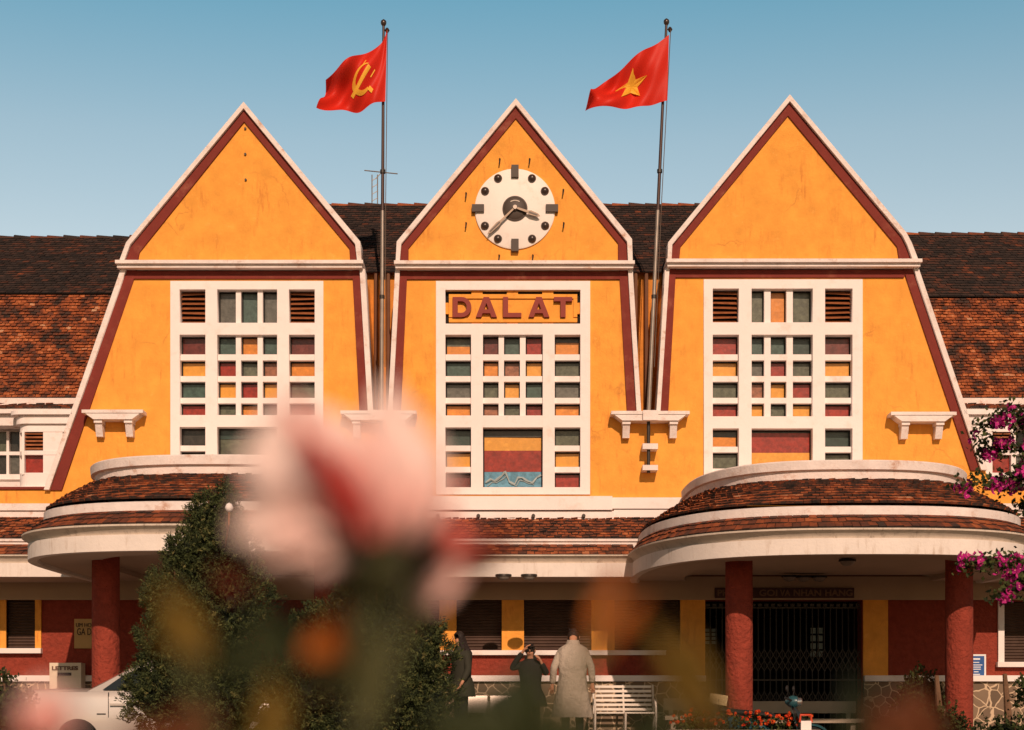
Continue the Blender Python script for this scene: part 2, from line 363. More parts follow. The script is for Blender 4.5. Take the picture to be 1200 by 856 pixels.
# left window
A, B_, C_ = (211,241), (255,325), (339,369)
R1, R2, R3 = (340,379), (393,487), (501,565)
cl = [(x[0], r[0], x[1], r[1]) for r in (R1, R2, R3) for x in (A, B_, C_)]
w = window(0, (200,330,379,572), cl)
VL = [(276,282),(301.5,307.5)]
louvre(w, cl[0]); louvre(w, cl[2]); panes(w, cl[1], VL, [], [['s','t','s']])
panes(w, cl[3], [], HM, [['d'],['a'],['t'],['r']]); panes(w, cl[4], VL, HM, [['t','o','t'],['r','g','p'],['a','r','a'],['g','o','s']])
panes(w, cl[5], [], HM, [['d'],['o'],['g'],['d']])
H3 = [(522,528.5),(547,553.5)]
panes(w, cl[6], [], H3, [['k'],['g'],['a']]); panes(w, cl[7], [], [], [[[('e',.2),('g',.3),('d',.1),('s',.4)]]]); panes(w, cl[8], [], H3, [['t'],['o'],['r']])
# centre window
A, B_, C_ = (522,552), (566,636), (650,680); R2, R3 = (393,487.5), (501.5,571.5)
cl = [(522,340.5,680,380)]+[(x[0], r[0], x[1], r[1]) for r in (R2, R3) for x in (A, B_, C_)]
w = window(1, (511,330,691.5,580), cl)
VL = [(584.3,590.6),(609.3,616)]
dk = MB(); dk.box(PX(522), PX(680), .09, .11, PZ(380), PZ(340.5)); dk.build('backing', DARK, w)
panes(w, cl[1], [], HM, [[[('g',.5),('o',.5)]],['t'],['s'],['o']]); panes(w, cl[2], VL, HM, [['d','t','r'],['o','p','a'],['g','a','t'],['p','g','r']])
panes(w, cl[3], [], HM, [[[('k',.3),('o',.7)]],['g'],['s'],['o']])
panes(w, cl[4], [], H3, [['e'],['a'],['d']]); panes(w, cl[5], [], [], [[[('k',.14),('a',.22),('r',.35),('b',.29)]]]); panes(w, cl[6], [], H3, [['g'],['a'],['r']])
cr_ = MB()
pts = [(569,566),(575,562),(580,564),(588,558),(592,553),(597,565),(603,568),(607,560),(612,560),(618,564),(624,566),(629,560),(634,557)]
sm = []
for k in range(len(pts)*4-3):
    t = k/4; i_ = min(len(pts)-2, int(t)); f_ = t-i_; f_ = f_*f_*(3-2*f_); sm.append((pts[i_][0]+(pts[i_+1][0]-pts[i_][0])*f_, pts[i_][1]+(pts[i_+1][1]-pts[i_][1])*f_))
cr_.tube([P(a, b_, .155) for a, b_ in sm], [.012+.012*abs(math.sin(k*.5)) for k in range(len(sm))], 5)
cr_.tube([P(a+2, b_+3+math.sin(a*.3), .16) for a, b_ in sm[:-8]], .008, 5); cr_.build('crumpled_sheet', M('pale_blue_film', (.30, .36, .36), .4), w)
# right window
A, B_, C_ = (835,865.5), (880.5,952), (966.5,998.5); R1, R2, R3 = (339,378.5), (393,488.5), (502.7,566)
cl = [(x[0], r[0], x[1], r[1]) for r in (R1, R2, R3) for x in (A, B_, C_)]
w = window(2, (824.5,328,1010.5,573), cl)
VL = [(896,903.5),(922,929.5)]
louvre(w, cl[0]); louvre(w, cl[2]); panes(w, cl[1], VL, [], [['g','o','g']])
panes(w, cl[3], [], HM, [['r'],['a'],['g'],['r']]); panes(w, cl[4], VL, HM, [['t','t','e'],['s','r','g'],['p','a','r'],['a','g','a']])
panes(w, cl[5], [], HM, [['d'],['a'],['g'],['r']])
H3 = [(523.3,530),(549,555)]
panes(w, cl[6], [], H3, [[[('k',.4),('o',.6)]],['g'],['r']]); panes(w, cl[7], [], [], [[[('k',.06),('r',.36),('a',.58)]]]); panes(w, cl[8], [], H3, [['e'],['g'],['a']])

# recess between the gables, downpipes
rb = MB()
for a, c in ((-3.2, -1.6), (1.7, 3.3)): rb.box(a, c, 1.3, 1.5, PZ(520, 1.3), PZ(318, 1.3))
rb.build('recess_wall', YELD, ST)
dp = MB()
for px in (440.5, 455, 745, 757.5):
    dp.tube([P(px, 321, 1.2), P(px, 560, 1.2)], .035, 8)
dp.build('downpipe', M('downpipe_brown', (.16, .075, .04), .7, var=.2), ST)
# recess base cap
cp = MB(); cp.box(PX(436), PX(458), -.05, 1.3, PZ(494), PZ(491)); cp.box(PX(749), PX(770), -.05, 1.3, PZ(494), PZ(491)); cp.build('ledge_cap', WHTD, ST)

# roofs -------------------------------------------------------------------
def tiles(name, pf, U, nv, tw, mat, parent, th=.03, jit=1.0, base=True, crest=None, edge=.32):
    """pf(u in metres, v 0..1) -> point ; v goes up the slope"""
    b = MB(); fs = []
    for i in range(nv):
        v0 = i/nv; v1 = min(1, (i+1.25)/nv)
        n = int(U/tw); off = (i % 2)*.5
        rowr = rng.uniform(-.06, .06)
        for j in range(-1, n+1):
            ua = (j+off)*tw+rng.uniform(0, .012)*jit; ub = (j+off+1)*tw-rng.uniform(0, .012)*jit
            ua = max(0, ua); ub = min(U, ub)
            if ub-ua < .02: continue
            dv = rng.gauss(0, .09)*jit/nv
            p0 = pf(ua, max(0, v0+dv)); p1 = pf(ub, max(0, v0+dv+rng.gauss(0, .05)*jit/nv)); p2 = pf(ub, v1); p3 = pf(ua, v1)
            nn = (p1-p0).cross(p3-p0)
            if nn.length < 1e-9: continue
            nn.normalize()
            if nn.z < 0 and nn.y > 0: nn = -nn
            h = th*(1+rng.uniform(-.25, .5)*jit); h2 = h+rng.uniform(-.006, .012)*jit
            q0, q1 = p0+nn*h, p1+nn*h2
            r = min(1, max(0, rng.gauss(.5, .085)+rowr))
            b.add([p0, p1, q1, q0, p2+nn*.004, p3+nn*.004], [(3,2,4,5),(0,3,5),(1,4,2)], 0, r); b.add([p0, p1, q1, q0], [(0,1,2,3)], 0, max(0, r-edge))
    if base:
        N = max(2, int(U/.5))
        for k in range(N):
            ua, ub = U*k/N, U*(k+1)/N
            b.add([pf(ua, 0), pf(ub, 0), pf(ub, 1), pf(ua, 1)], [(0,1,2,3)], 0, .2)
    if crest:   # ridge caps
        x = 0
        while x < U-.35:
            p = pf(x, 1); q = pf(x+.36, 1)
            b.tube([p+Vector((0,0,.0)), q+Vector((0,0,-.015))], [.055+rng.uniform(-.006, .008), .042], 7, a=min(1, max(0, rng.gauss(.66, .15)+crest)))
            x += .34
    return b.build(name, mat, parent, fix=False)
def lin(xa, ya, za, yb, zb):
    def f(u, v): return Vector((xa+u, ya+(yb-ya)*v, za+(zb-za)*v))
    return f
zr, zb_, ze = PZ(279, 5.5), PZ(346, 1.9), PZ(467, .75)
for xa, xb, dy in ((-14, PX(160, 3), 0), (PX(1052, 3), 14, 4)):
    U = xb-xa
    z2, z1_ = PZ(279-dy, 5.5), PZ(346+dy, 1.9)
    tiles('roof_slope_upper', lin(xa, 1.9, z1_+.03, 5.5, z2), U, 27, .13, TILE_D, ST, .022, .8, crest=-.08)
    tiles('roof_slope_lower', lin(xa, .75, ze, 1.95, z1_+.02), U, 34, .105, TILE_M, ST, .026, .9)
    bb = MB(); bb.add([(xa,5.5,z2),(xb,5.5,z2),(xb,9,8),(xa,9,8)], [(0,1,2,3)]); bb.build('roof_slope_rear', TILE_D, ST, fix=False)
# lower slopes extended behind the gables' flared feet
for xa, xb in ((PX(30,.8), PX(165,.8)), (PX(1050,.8), PX(1180,.8))): pass
zr2, ze2 = PZ(241, 5.5), PZ(318, 1.25)
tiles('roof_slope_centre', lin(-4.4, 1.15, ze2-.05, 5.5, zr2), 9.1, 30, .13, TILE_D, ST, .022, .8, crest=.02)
bb = MB(); bb.add([(-4.4,5.5,zr2),(4.7,5.5,zr2),(4.7,10,8),(-4.4,10,8)], [(0,1,2,3)])
bb.add([(-4.4,5.5,zr2),(-4.4,1.2,ze2),(-4.4,9,8.4)], [(0,1,2)]); bb.add([(4.7,5.5,zr2),(4.7,1.2,ze2),(4.7,9,8.4)], [(0,1,2)])
bb.build('roof_slope_rear', TILE_D, ST, fix=False)
# rear mass closing the building
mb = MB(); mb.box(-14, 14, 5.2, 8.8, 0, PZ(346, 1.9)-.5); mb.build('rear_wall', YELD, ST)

# side wings: eave cornice, bay with windows, orange band -------------------
def wing(s):
    """s=-1 left, +1 right"""
    def X(px): return PX(px) if s < 0 else -PX(px)+ .2
    def bx(bb, pa, pb, y0, y1, za, zb): 
        xs = sorted((X(pa), X(pb))); bb.box(xs[0], xs[1], y0, y1, min(za, zb), max(za, zb))
    e = MB(); 
    bx(e, -400, 100, .62, .9, PZ(475,.65), PZ(467,.65)); bx(e, -400, 85, .30, .9, PZ(500,.4), PZ(487,.4)); bx(e, -400, 88, .20, .9, PZ(487,.4)+.002, PZ(481,.4))
    e.build('eave_cornice', WHTD, ST)
    xs = sorted((X(-400), X(95)))
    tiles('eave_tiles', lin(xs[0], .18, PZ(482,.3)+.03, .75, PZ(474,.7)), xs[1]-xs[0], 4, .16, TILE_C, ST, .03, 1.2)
    # wall of the wing with window openings
    wa = MB(); bx(wa, -400, 100, .75, 1.2, PZ(620,.7), PZ(476,.7)); wa.build('wing_wall', WHT, ST)
    # projecting rounded bay
    r = .22; pl = []
    xl = X(19); front = .02; back = .75
    sg = 1 if s < 0 else -1
    for k in range(9):
        an = math.pi/2*k/8; pl.append(Vector((xl+sg*r*(1-math.cos(an)), back-(back-front-r) if k == 0 else front+r-r*math.sin(an), 0)))
    pl = [Vector((xl, back, 0)), Vector((xl, front+r, 0))]+pl[1:]+[Vector((X(95), front, 0))]
    def strip(bb, zz0, zz1, grow=0):
        row = HZ-((zz0+zz1)/2-CZ)*S0; pe = 143-90*(row-317)/258+1.5; pl[-1].x = X(pe)
        rg = []
        for z in (zz0, zz1):
            rg.append([Vector((p.x-(sg*grow if i < len(pl)-1 else 0), p.y-grow, z)) for i, p in enumerate(pl)])
        bb.loft(rg)
        bb.add([tuple(q) for q in rg[1]]+[(X(pe), back, zz1)], [tuple(range(len(pl)+1))]); bb.add([tuple(q) for q in rg[0]]+[(X(pe), back, zz0)], [tuple(range(len(pl)+1))])
    bay = MB(); strip(bay, PZ(570), PZ(554)); strip(bay, PZ(506), PZ(497)); strip(bay, PZ(533), PZ(528))
    strip(bay, PZ(574), PZ(570), .04); strip(bay, PZ(497)+.002, PZ(487), .05); strip(bay, PZ(487)+.002, PZ(482), .12)
    for pa, pb in ((19,21.5),(25,28),(50,73)): bx(bay, pa, pb, front+.008 if pa > 24 else .2, .3, PZ(556), PZ(504))
    bp = bay.build('bay', WHT, ST)
    for j, (ya, yb) in enumerate(((505,528),(532,555))):
        q = MB(); q.add([(X(21.5), .22, PZ(yb)), (X(25), .1, PZ(yb)), (X(25), .1, PZ(ya)), (X(21.5), .22, PZ(ya))], [(0,1,2,3)])
        if j: q.add([(X(28), .12, PZ(yb)), (X(51), .12, PZ(yb)), (X(51), .12, PZ(ya)), (X(28), .12, PZ(ya))], [(0,1,2,3)]); q.build('pane', G['r'], bp, fix=False)
        else:
            for k in range(5):
                z = PZ(ya)-(k+.8)*(PZ(ya)-PZ(yb))/5.2; q.box(*sorted((X(28), X(51))), .06, .12, z, z+.03)
            q.box(*sorted((X(28), X(51))), .16, .17, PZ(yb), PZ(ya), 1); q.build('louvre', [LOUV, DARK], bp)
    # flat wing window
    ww = MB(); 
    for pa, pb in ((-120,-114),(-82,-78),(-44,-40),(-6,-3),(15,19)): bx(ww, pa, pb, .64, .76, PZ(556,.6), PZ(505,.6))
    bx(ww, -120, 19, .645, .758, PZ(533,.6), PZ(529,.6)); bx(ww, -120, 19, .60, .76, PZ(562,.6), PZ(556,.6))
    wo = ww.build('wing_window', WHT, ST)
    q = MB(); mats = [G['s'], G['e'], G['g'], G['k']]
    for k, pa in enumerate((-114,-78,-40,-3)):
        pb = (-82,-44,-6,15)[k]
        for j, (ya, yb) in enumerate(((505,529),(533,556))): q.box(*sorted((X(pa), X(pb))), .72, .745, PZ(yb,.6), PZ(ya,.6), (k+j) % 4)
    q.build('pane', mats, wo)
    # lower bands of the wing
    lb = MB(); bx(lb, -400, 62, -.03, .7, PZ(574), PZ(571)); bb_ = lb.build('red_band', REDB, ST)
    lb = MB(); bx(lb, -400, 66, .006, .7, PZ(592), PZ(574)-.002); lb.build('wing_yellow_band', YEL, ST)
    lb = MB(); bx(lb, -400, 90, -.09, .0-.001, PZ(599), PZ(591)); bx(lb, -400, 90, -.05, -.001, PZ(610), PZ(599)-.002); lb.build('wing_base_course', WHTD, ST)
    lb = MB(); bx(lb, -400, 40, .3, .75, PZ(571), PZ(562)); lb.build('wing_sill', WHTD, ST)
wing(-1); wing(1)

# base course of the central facade
bc = MB(); bc.box(PX(470), PX(717), -.16, -.001, PZ(599), PZ(583)); bc.box(PX(470), PX(719), -.11, -.001, PZ(612), PZ(600))
bc.box(PX(717)+.002, PX(830), -.09, -.001, PZ(597), PZ(584)); bc.box(PX(719)+.002, PX(830), -.06, -.001, PZ(612), PZ(598))
bc.box(PX(380), PX(470)-.002, -.09, -.001, PZ(612), PZ(584))
bc.build('base_course', WHT, ST)
hk = MB()
for px in (513, 560.5, 625, 684): hk.lathe(P(px, 604.5, -.17), [(0,-.03),(.03,-.03),(.035,.03)], 8, 'y'); hk.tube([P(px, 604.5, -.15), P(px, 611, -.15)], .018, 5)
hk.build('drain_spout', IRON, ST)

# ledges with brackets ------------------------------------------------------
def ledge(cx, half, y0, pole=False):
    """shelf cx, half width (px) at facade; y0 top row"""
    par = ST
    b = MB(); X = lambda px: PX(px)
    a, c = X(cx-half), X(cx+half); z = PZ(y0)
    # top plate then tapered plate
    b.box(a, c, -.30, -.001, z-.055, z)
    b_ = [(a+.05, z-.057), (c-.05, z-.057), (X(cx+half-13), z-.16), (X(cx-half+13), z-.16)]
    o = b.build('ledge', WHTD, par)
    t = poly('taper', [b_], -.285, -.001, WHTD, o)
    br = MB()
    for s in (-1, 1):
        xc = X(cx+s*(half-18)); br.box(xc-.07, xc+.07, -.25, -.001, z-.215, z-.163)
        poly('bracket', [[(xc-.06, z-.217), (xc+.06, z-.217), (xc+.06, z-.43), (xc-.06, z-.43)]], -.13, -.001, WHTD, o)
        br.add([(xc-.06,-.13,z-.217),(xc+.06,-.13,z-.217),(xc+.06,-.22,z-.217),(xc-.06,-.22,z-.217),(xc-.06,-.13,z-.42),(xc+.06,-.13,z-.42)], [(0,1,2,3),(3,2,5,4),(0,3,4),(1,5,2)])
    br.build('bracket', WHTD, o)
    if pole:
        s = MB(); xc = X(cx)
        s.box(xc-.13, xc+.13, -.345, -.001, z-.165, z+.004)
        s.box(xc-.13, xc+.13, -.28, -.001, PZ(y0+44), PZ(y0+37.5)); s.box(xc-.13, xc+.13, -.28, -.001, PZ(y0+68.5), PZ(y0+62.5))
        s.build('pole_socket', WHTD, o)
ledge(136.5, 35.5, 484); ledge(445, 44, 485, True); ledge(760.5, 45.5, 485.5, True); ledge(1077.5, 38, 486.5)

# porch roof (straight) -------------------------------------------------------
def porch(xa, xb):
    U = xb-xa
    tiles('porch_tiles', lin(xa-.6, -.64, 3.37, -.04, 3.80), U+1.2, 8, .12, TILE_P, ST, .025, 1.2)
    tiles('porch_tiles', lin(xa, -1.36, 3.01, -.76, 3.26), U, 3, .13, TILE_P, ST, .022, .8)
    r = MB(); r.box(xa-.2, xb+.2, -.79, -.3, 3.12, 3.30); r.box(xa-.2, xb+.2, -.82, -.3, 3.302, 3.345); r.build('riser', WHTD, ST)
    prof = [(-1.28, 2.66), (-1.40, 2.66), (-1.40, 2.885), (-1.36, 2.887)]
    f = MB(); f.loft([[Vector((x, y, z)) for y, z in prof] for x in (xa, xb)]); 
    cv = [(-1.36, 2.888), (-1.37, 2.91), (-1.41, 2.96), (-1.47, 2.995), (-1.47, 3.015), (-1.35, 3.02)]
    f.loft([[Vector((x, y, z)) for y, z in cv] for x in (xa, xb)], m=1)
    f.box(xa, xb, -1.28, .0, 2.672, 2.76, 2); f.build('fascia', [WHTS, COVE, CEIL], ST, fix=False)
porch(-13, -7.2); porch(-1.45, 2.02); porch(8.15, 13)

# curved canopies -----------------------------------------------------------------
SIDE = [.2]
def ringpts(c, a, b_, n=2.7, N=90, z=0, y0=None, pinch=.10):
    if y0 is None: y0 = SIDE[0]*b_
    raw = []
    for k in range(61):
        t = k/60; raw.append(Vector((c-a+pinch*(1-t)**2, -y0*t, z)))
    for k in range(1, 600):
        t = math.pi*k/600; co, si = math.cos(t), math.sin(t)
        raw.append(Vector((c-a*math.copysign(abs(co)**(2/n), co), -y0-(b_-y0)*abs(si)**(2/n), z)))
    for k in range(61):
        t = 1-k/60; raw.append(Vector((c+a-pinch*(1-t)**2, -y0*t, z)))
    M_ = len(raw)-1; L = [0]
    for k in range(M_): L.append(L[-1]+(raw[k+1]-raw[k]).length)
    out = []; j = 0
    for i in range(N+1):
        q = L[-1]*i/N
        while j < M_-1 and L[j+1] < q: j += 1
        f = (q-L[j])/max(1e-9, L[j+1]-L[j]); out.append(raw[j].lerp(raw[j+1], min(1, max(0, f))))
    return out, L[-1]
def canopy(c, a, b_, side, inset):
    SIDE[0] = side
    cp = MB()
    def ring(da, z, A=a, Bb=b_): return [Vector((p.x, min(p.y, -.002), z)) for p in ringpts(c, A+da, Bb+da)[0]]
    prof = [(-.22, 2.70), (-.20, 2.66), (-.08, 2.66), (-.08, 2.885), (-.11, 2.887)]
    f = MB(); f.loft([ring(d, z) for d, z in prof])
    f.loft([ring(d, z) for d, z in [(-.11, 2.888), (-.10, 2.91), (-.06, 2.96), (0, 2.995), (0, 3.02), (-.12, 3.03)]], m=1)
    fo = f.build('canopy_fascia', [WHTS, COVE], ST, smooth=True)
    # ceiling with raised border
    ce = MB(); r0 = ring(-.2, 2.70); r1 = ring(-1.0, 2.70); r2 = ring(-1.0, 2.78); r3 = ring(-1.12, 2.80); n = len(r0)
    ce.loft([r0, r1, r2, r3]); ce.add([tuple(p) for p in r3], [tuple(range(n))]); ce.build('canopy_ceiling', CEIL, ST)
    def lofttiles(A0, B0, z0, A1, B1, z1, nv, mat, th, jit):
        p0, L0 = ringpts(c, A0, B0, N=240); p1, _ = ringpts(c, A1, B1, N=240)
        def f(u, v):
            t = min(.99999, max(0, u/L0))*240; i = int(t); fr = t-i
            q = p0[i].lerp(p0[i+1], fr).lerp(p1[i].lerp(p1[i+1], fr), v); return Vector((q.x, min(q.y, -.004), z0+(z1-z0)*v+.05*math.sin(math.pi*v)*(z1-z0)))
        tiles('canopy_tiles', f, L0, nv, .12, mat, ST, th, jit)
    ar, br = a-.27, b_-.55; ac, bc_ = a-inset, b_-1.4
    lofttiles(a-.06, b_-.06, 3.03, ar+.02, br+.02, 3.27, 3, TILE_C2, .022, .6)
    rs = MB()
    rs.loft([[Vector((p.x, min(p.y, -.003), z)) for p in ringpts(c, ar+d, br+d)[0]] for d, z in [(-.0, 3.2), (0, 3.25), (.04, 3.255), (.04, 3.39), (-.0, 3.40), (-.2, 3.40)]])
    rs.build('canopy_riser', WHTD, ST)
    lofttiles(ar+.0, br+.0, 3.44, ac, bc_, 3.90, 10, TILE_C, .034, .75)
    co = MB()
    co.loft([[Vector((p.x, min(p.y, -.003), z)) for p in ringpts(c, ac+d, bc_+d)[0]] for d, z in [(-.02, 3.82), (-.0, 4.03), (.05, 4.04), (.06, 4.16), (.04, 4.18), (-.12, 4.18), (-.12, 3.95)]])
    tp = [tuple((p.x, min(p.y, -.003), 4.0)) for p in ringpts(c, ac-.1, bc_-.1)[0]]; co.add(tp, [tuple(range(len(tp)))])
    co.build('canopy_parapet', WHTD, ST)
TILE_C2 = M_attr('canopy_eave_tile', TILE_ST, noise_w=.40, nscale=3.0, off=.04, bump=.4)
CR, CLc = (5.08, 3.19, 5.3, .2, 1.02), (-4.34, 2.98, 5.8, .5, .85)
canopy(*CR); canopy(*CLc)
def pillar(x, y, r=.205):
    b = MB(); b.lathe((x, y, 0), [(r, -.02), (r, .4), (r, 1.2), (r, 2.0), (r*.99, 2.82)], 40); b.build('pillar', REDS, ST, smooth=True)
for x, y in ((PX(866,-3.55), -3.55), (PX(1124,-3.55), -3.55), (PX(124,-3.75), -3.75), (-2.75, -3.75)): pillar(x, y)

# ground floor wall -------------------------------------------------------------------
gw_holes = [(535,702,588,762),(614,702,693,762),(720,702,797,762),(826,704,1010,866),(8,699,42,760),(1176,705,1226,776),(-90,699,-50,760),(440,702,515,762)]
outer = [(-13, -.1), (13, -.1), (13, 3.5), (-13, 3.5)]
poly('ground_floor_wall', [outer]+[XZ([(a,b_),(a,d),(c,d),(c,b_)]) for a, b_, c, d in gw_holes], .0, .35, REDS, ST)
pb = MB()
for a, c in ((515,535),(588,614),(693,720),(797,826),(1011,1040),(420,440)):
    pb.box(PX(a), PX(c), -.045, .34, PZ(763 if c not in (826,1040) else 866), PZ(700))
pb.build('pilaster', YEL, ST)
be = MB(); be.box(-13, 13, -.07, -.001, PZ(700.5), PZ(683)+.1); be.box(-13, 13, -.10, -.001, PZ(703.5), PZ(700.5)-.002); be.build('lintel_beam', BEAM, ST)
sl = MB(); sl.box(PX(420), PX(780), -.10, -.001, PZ(768), PZ(762.5)); sl.build('window_sill', WHT, ST)
def shutter(a, t, c, d, Y=.10):
    b = MB(); X0, X1 = PX(a), PX(c); z = PZ(d); z1 = PZ(t)
    while z < z1:
        b.add([(X0, Y, z), (X1, Y, z), (X1, Y-.02, z+.022), (X0, Y-.02, z+.022), (X1, Y, z+.05), (X0, Y, z+.05)], [(0,1,2,3),(3,2,4,5)]); z += .052
    b.build('roller_shutter', SHUT, ST, fix=False)
for h in gw_holes:
    if h[3] < 800: shutter(*h)
# framed side windows
for a, t, c, d in ((8,699,42,760), (1176,705,1226,776), (-90,699,-50,760)):
    f = MB(); f.box(PX(a-7), PX(a), -.05, .3, PZ(d), PZ(t)); f.box(PX(c), PX(c+7), -.05, .3, PZ(d), PZ(t))
    o = f.build('window_surround', YEL if a < 600 and a > 0 else WHT, ST)
    f = MB(); f.box(PX(a-9), PX(c+8), -.12, .05, PZ(d+6), PZ(d)-.002); f.build('sill', WHT, o)
# plinth of rough stone with cap
def stone_mat():
    m = bpy.data.materials.new('crazy_paving_stone'); m.use_nodes = True; n = m.node_tree.nodes; L = m.node_tree.links; b = n['Principled BSDF']; b.inputs['Roughness'].default_value = .9
    tc = n.new('ShaderNodeTexCoord'); nz = n.new('ShaderNodeTexNoise'); nz.inputs['Scale'].default_value = 5; L.new(tc.outputs['Object'], nz.inputs['Vector'])
    mx = n.new('ShaderNodeMix'); mx.data_type = 'RGBA'; mx.inputs[0].default_value = .08; L.new(tc.outputs['Object'], mx.inputs[6]); L.new(nz.outputs[1], mx.inputs[7])
    vo = n.new('ShaderNodeTexVoronoi'); vo.feature = 'DISTANCE_TO_EDGE'; vo.inputs['Scale'].default_value = 5.6; L.new(mx.outputs[2], vo.inputs['Vector'])
    v2 = n.new('ShaderNodeTexVoronoi'); v2.inputs['Scale'].default_value = 5.6; L.new(mx.outputs[2], v2.inputs['Vector'])
    cr = n.new('ShaderNodeValToRGB'); L.new(vo.outputs[0], cr.inputs[0]); cr.color_ramp.elements[0].position = .03; cr.color_ramp.elements[0].color = (1,1,1,1); cr.color_ramp.elements[1].position = .05; cr.color_ramp.elements[1].color = (0,0,0,1)
    c2 = n.new('ShaderNodeValToRGB'); L.new(v2.outputs[1], c2.inputs[0]); c2.color_ramp.elements[0].color = (.10,.07,.045,1); c2.color_ramp.elements[1].color = (.24,.17,.11,1)
    m2 = n.new('ShaderNodeMix'); m2.data_type = 'RGBA'; L.new(cr.outputs[0], m2.inputs[0]); L.new(c2.outputs[0], m2.inputs[6]); m2.inputs[7].default_value = (.55,.42,.28,1)
    L.new(m2.outputs[2], b.inputs['Base Color'])
    bp = n.new('ShaderNodeBump'); bp.inputs['Strength'].default_value = .6; bp.inputs['Distance'].default_value = .02; L.new(vo.outputs[0], bp.inputs['Height']); L.new(bp.outputs[0], b.inputs['Normal'])
    return m
STONE = stone_mat()
pl = MB()
for a, c in ((-13, PX(826)), (PX(1011), 13)): pl.box(a, c, -.10, -.001, 0.001, PZ(799))
pl.build('stone_plinth', STONE, ST)
pc = MB()
for a, c in ((-13, PX(826)), (PX(1011), 13)): pc.box(a, c, -.17, -.001, PZ(799)+.002, PZ(792))
pc.build('plinth_cap', WHT, ST)
# gateway: folding lattice gate and dark hall behind with two lit openings far inside
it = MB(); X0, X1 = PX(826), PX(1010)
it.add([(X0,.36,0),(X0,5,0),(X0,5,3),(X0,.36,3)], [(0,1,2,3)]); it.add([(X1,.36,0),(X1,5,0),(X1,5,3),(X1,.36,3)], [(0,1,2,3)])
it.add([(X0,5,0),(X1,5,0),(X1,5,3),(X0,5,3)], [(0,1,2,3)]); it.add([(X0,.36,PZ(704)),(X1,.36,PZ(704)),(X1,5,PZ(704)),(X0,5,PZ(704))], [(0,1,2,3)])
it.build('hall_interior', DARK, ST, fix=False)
lg = MB(); zt = PZ(712); zf = .02; N = 26
for k in range(N+1):
    x = X0+(X1-X0)*k/N; lg.tube([(x, .12, zf), (x, .12, zt)], .011, 5)
for zz in (zf+.05, 1.0, zt): lg.box(X0, X1, .105, .135, zz-.012, zz+.012)
for z0 in (.42, 1.15):
    for k in range(N):
        xa, xb = X0+(X1-X0)*k/N, X0+(X1-X0)*(k+1)/N
        for q in range(2):
            za = z0+q*.19; lg.tube([(xa, .10, za), (xb, .10, za+.19)], .009, 4, cap=False); lg.tube([(xb, .10, za), (xa, .10, za+.19)], .009, 4, cap=False)
for k in range(24):
    x = X0+(X1-X0)*(k+.25)/24; lg.box(x, x+.07, .10, .11, zt+.02, zt+.07)
lg.build('folding_gate', IRON, ST)
fw = MB()
for px, py0, py1, cols_ in ((957, 736, 772, 2),(833,737,756,2)):
    for i in range(cols_):
        for j in range(4):
            a = P(px-7+i*8, py0+(py1-py0)*j/4, .6); c = P(px-1+i*8, py0+(py1-py0)*(j+.75)/4, .6); fw.box(a.x, c.x, .6, .62, c.z, a.z)
fw.build('inner_window', M('inner_pane', (.16, .22, .21), .4), ST)

# ------------------------------------------------------------------ name sign (part of the station front, own thing)
sg = empty('name_sign', P(601, 361, .1), 'yellow DALAT name sign with red letters in the middle window', 'sign')
Y = .02
fr = MB(); fr.boxp(526, 676.5, 345, 350, Y-.03, Y+.1); fr.boxp(526, 676.5, 373, 377.5, Y-.03, Y+.1)
a0, a1 = PX(526, Y-.03), PX(530.5, Y-.03); fr.box(a0, a1, Y-.03, Y+.1, PZ(373,Y)+.01, PZ(350,Y)-.01); a0, a1 = PX(672, Y-.03), PX(676.5, Y-.03); fr.box(a0, a1, Y-.03, Y+.1, PZ(373,Y)+.01, PZ(350,Y)-.01)
fr.build('border', YEL, sg)
pn = MB(); pn.boxp(530, 673, 349, 374, Y, Y+.08); pn.build('panel', YEL, sg)
tb = MB()
for px in (559, 600.5, 642): tb.boxp(px-6.5, px+6.5, 339.5, 345.5, Y+.01, Y+.16); tb.boxp(px-6.5, px+6.5, 377, 381, Y+.01, Y+.16)
tb.boxp(521, 526.5, 355, 368, Y+.01, Y+.16); tb.boxp(676, 681, 355, 368, Y+.01, Y+.16); tb.build('fixing', YEL, sg)
def letter(loops): poly('letter', [XZ(l, Y) for l in loops], Y-.075, Y-.001, LETR, sg)
t, b_ = 349.5, 373
def arc(cx, cy, rx, ry, a0, a1, n=14): return [(cx+rx*math.cos(R(a0+(a1-a0)*k/n)), cy+ry*math.sin(R(a0+(a1-a0)*k/n))) for k in range(n+1)]
letter([[(530.5,t)]+arc(541,(t+b_)/2,11.5,(b_-t)/2,-90,90)+[(530.5,b_)], [(536.5,t+5)]+arc(541,(t+b_)/2,6,(b_-t)/2-5,-90,90)+[(536.5,b_-5)]])
for cx in (570, 631.5):
    letter([[(cx-3.2,t),(cx+3.2,t),(cx+12.3,b_),(cx+6,b_),(cx+4.4,b_-4.6),(cx-4.4,b_-4.6),(cx-6,b_),(cx-12.3,b_)], [(cx,t+7),(cx-2.7,b_-9),(cx+2.7,b_-9)]])
letter([[(589.5,t),(595.5,t),(595.5,b_-5),(611,b_-5),(611,b_),(589.5,b_)]])
letter([[(649,t),(670.5,t),(670.5,t+5),(662.7,t+5),(662.7,b_),(656.7,b_),(656.7,t+5),(649,t+5)]])
attach(sg)

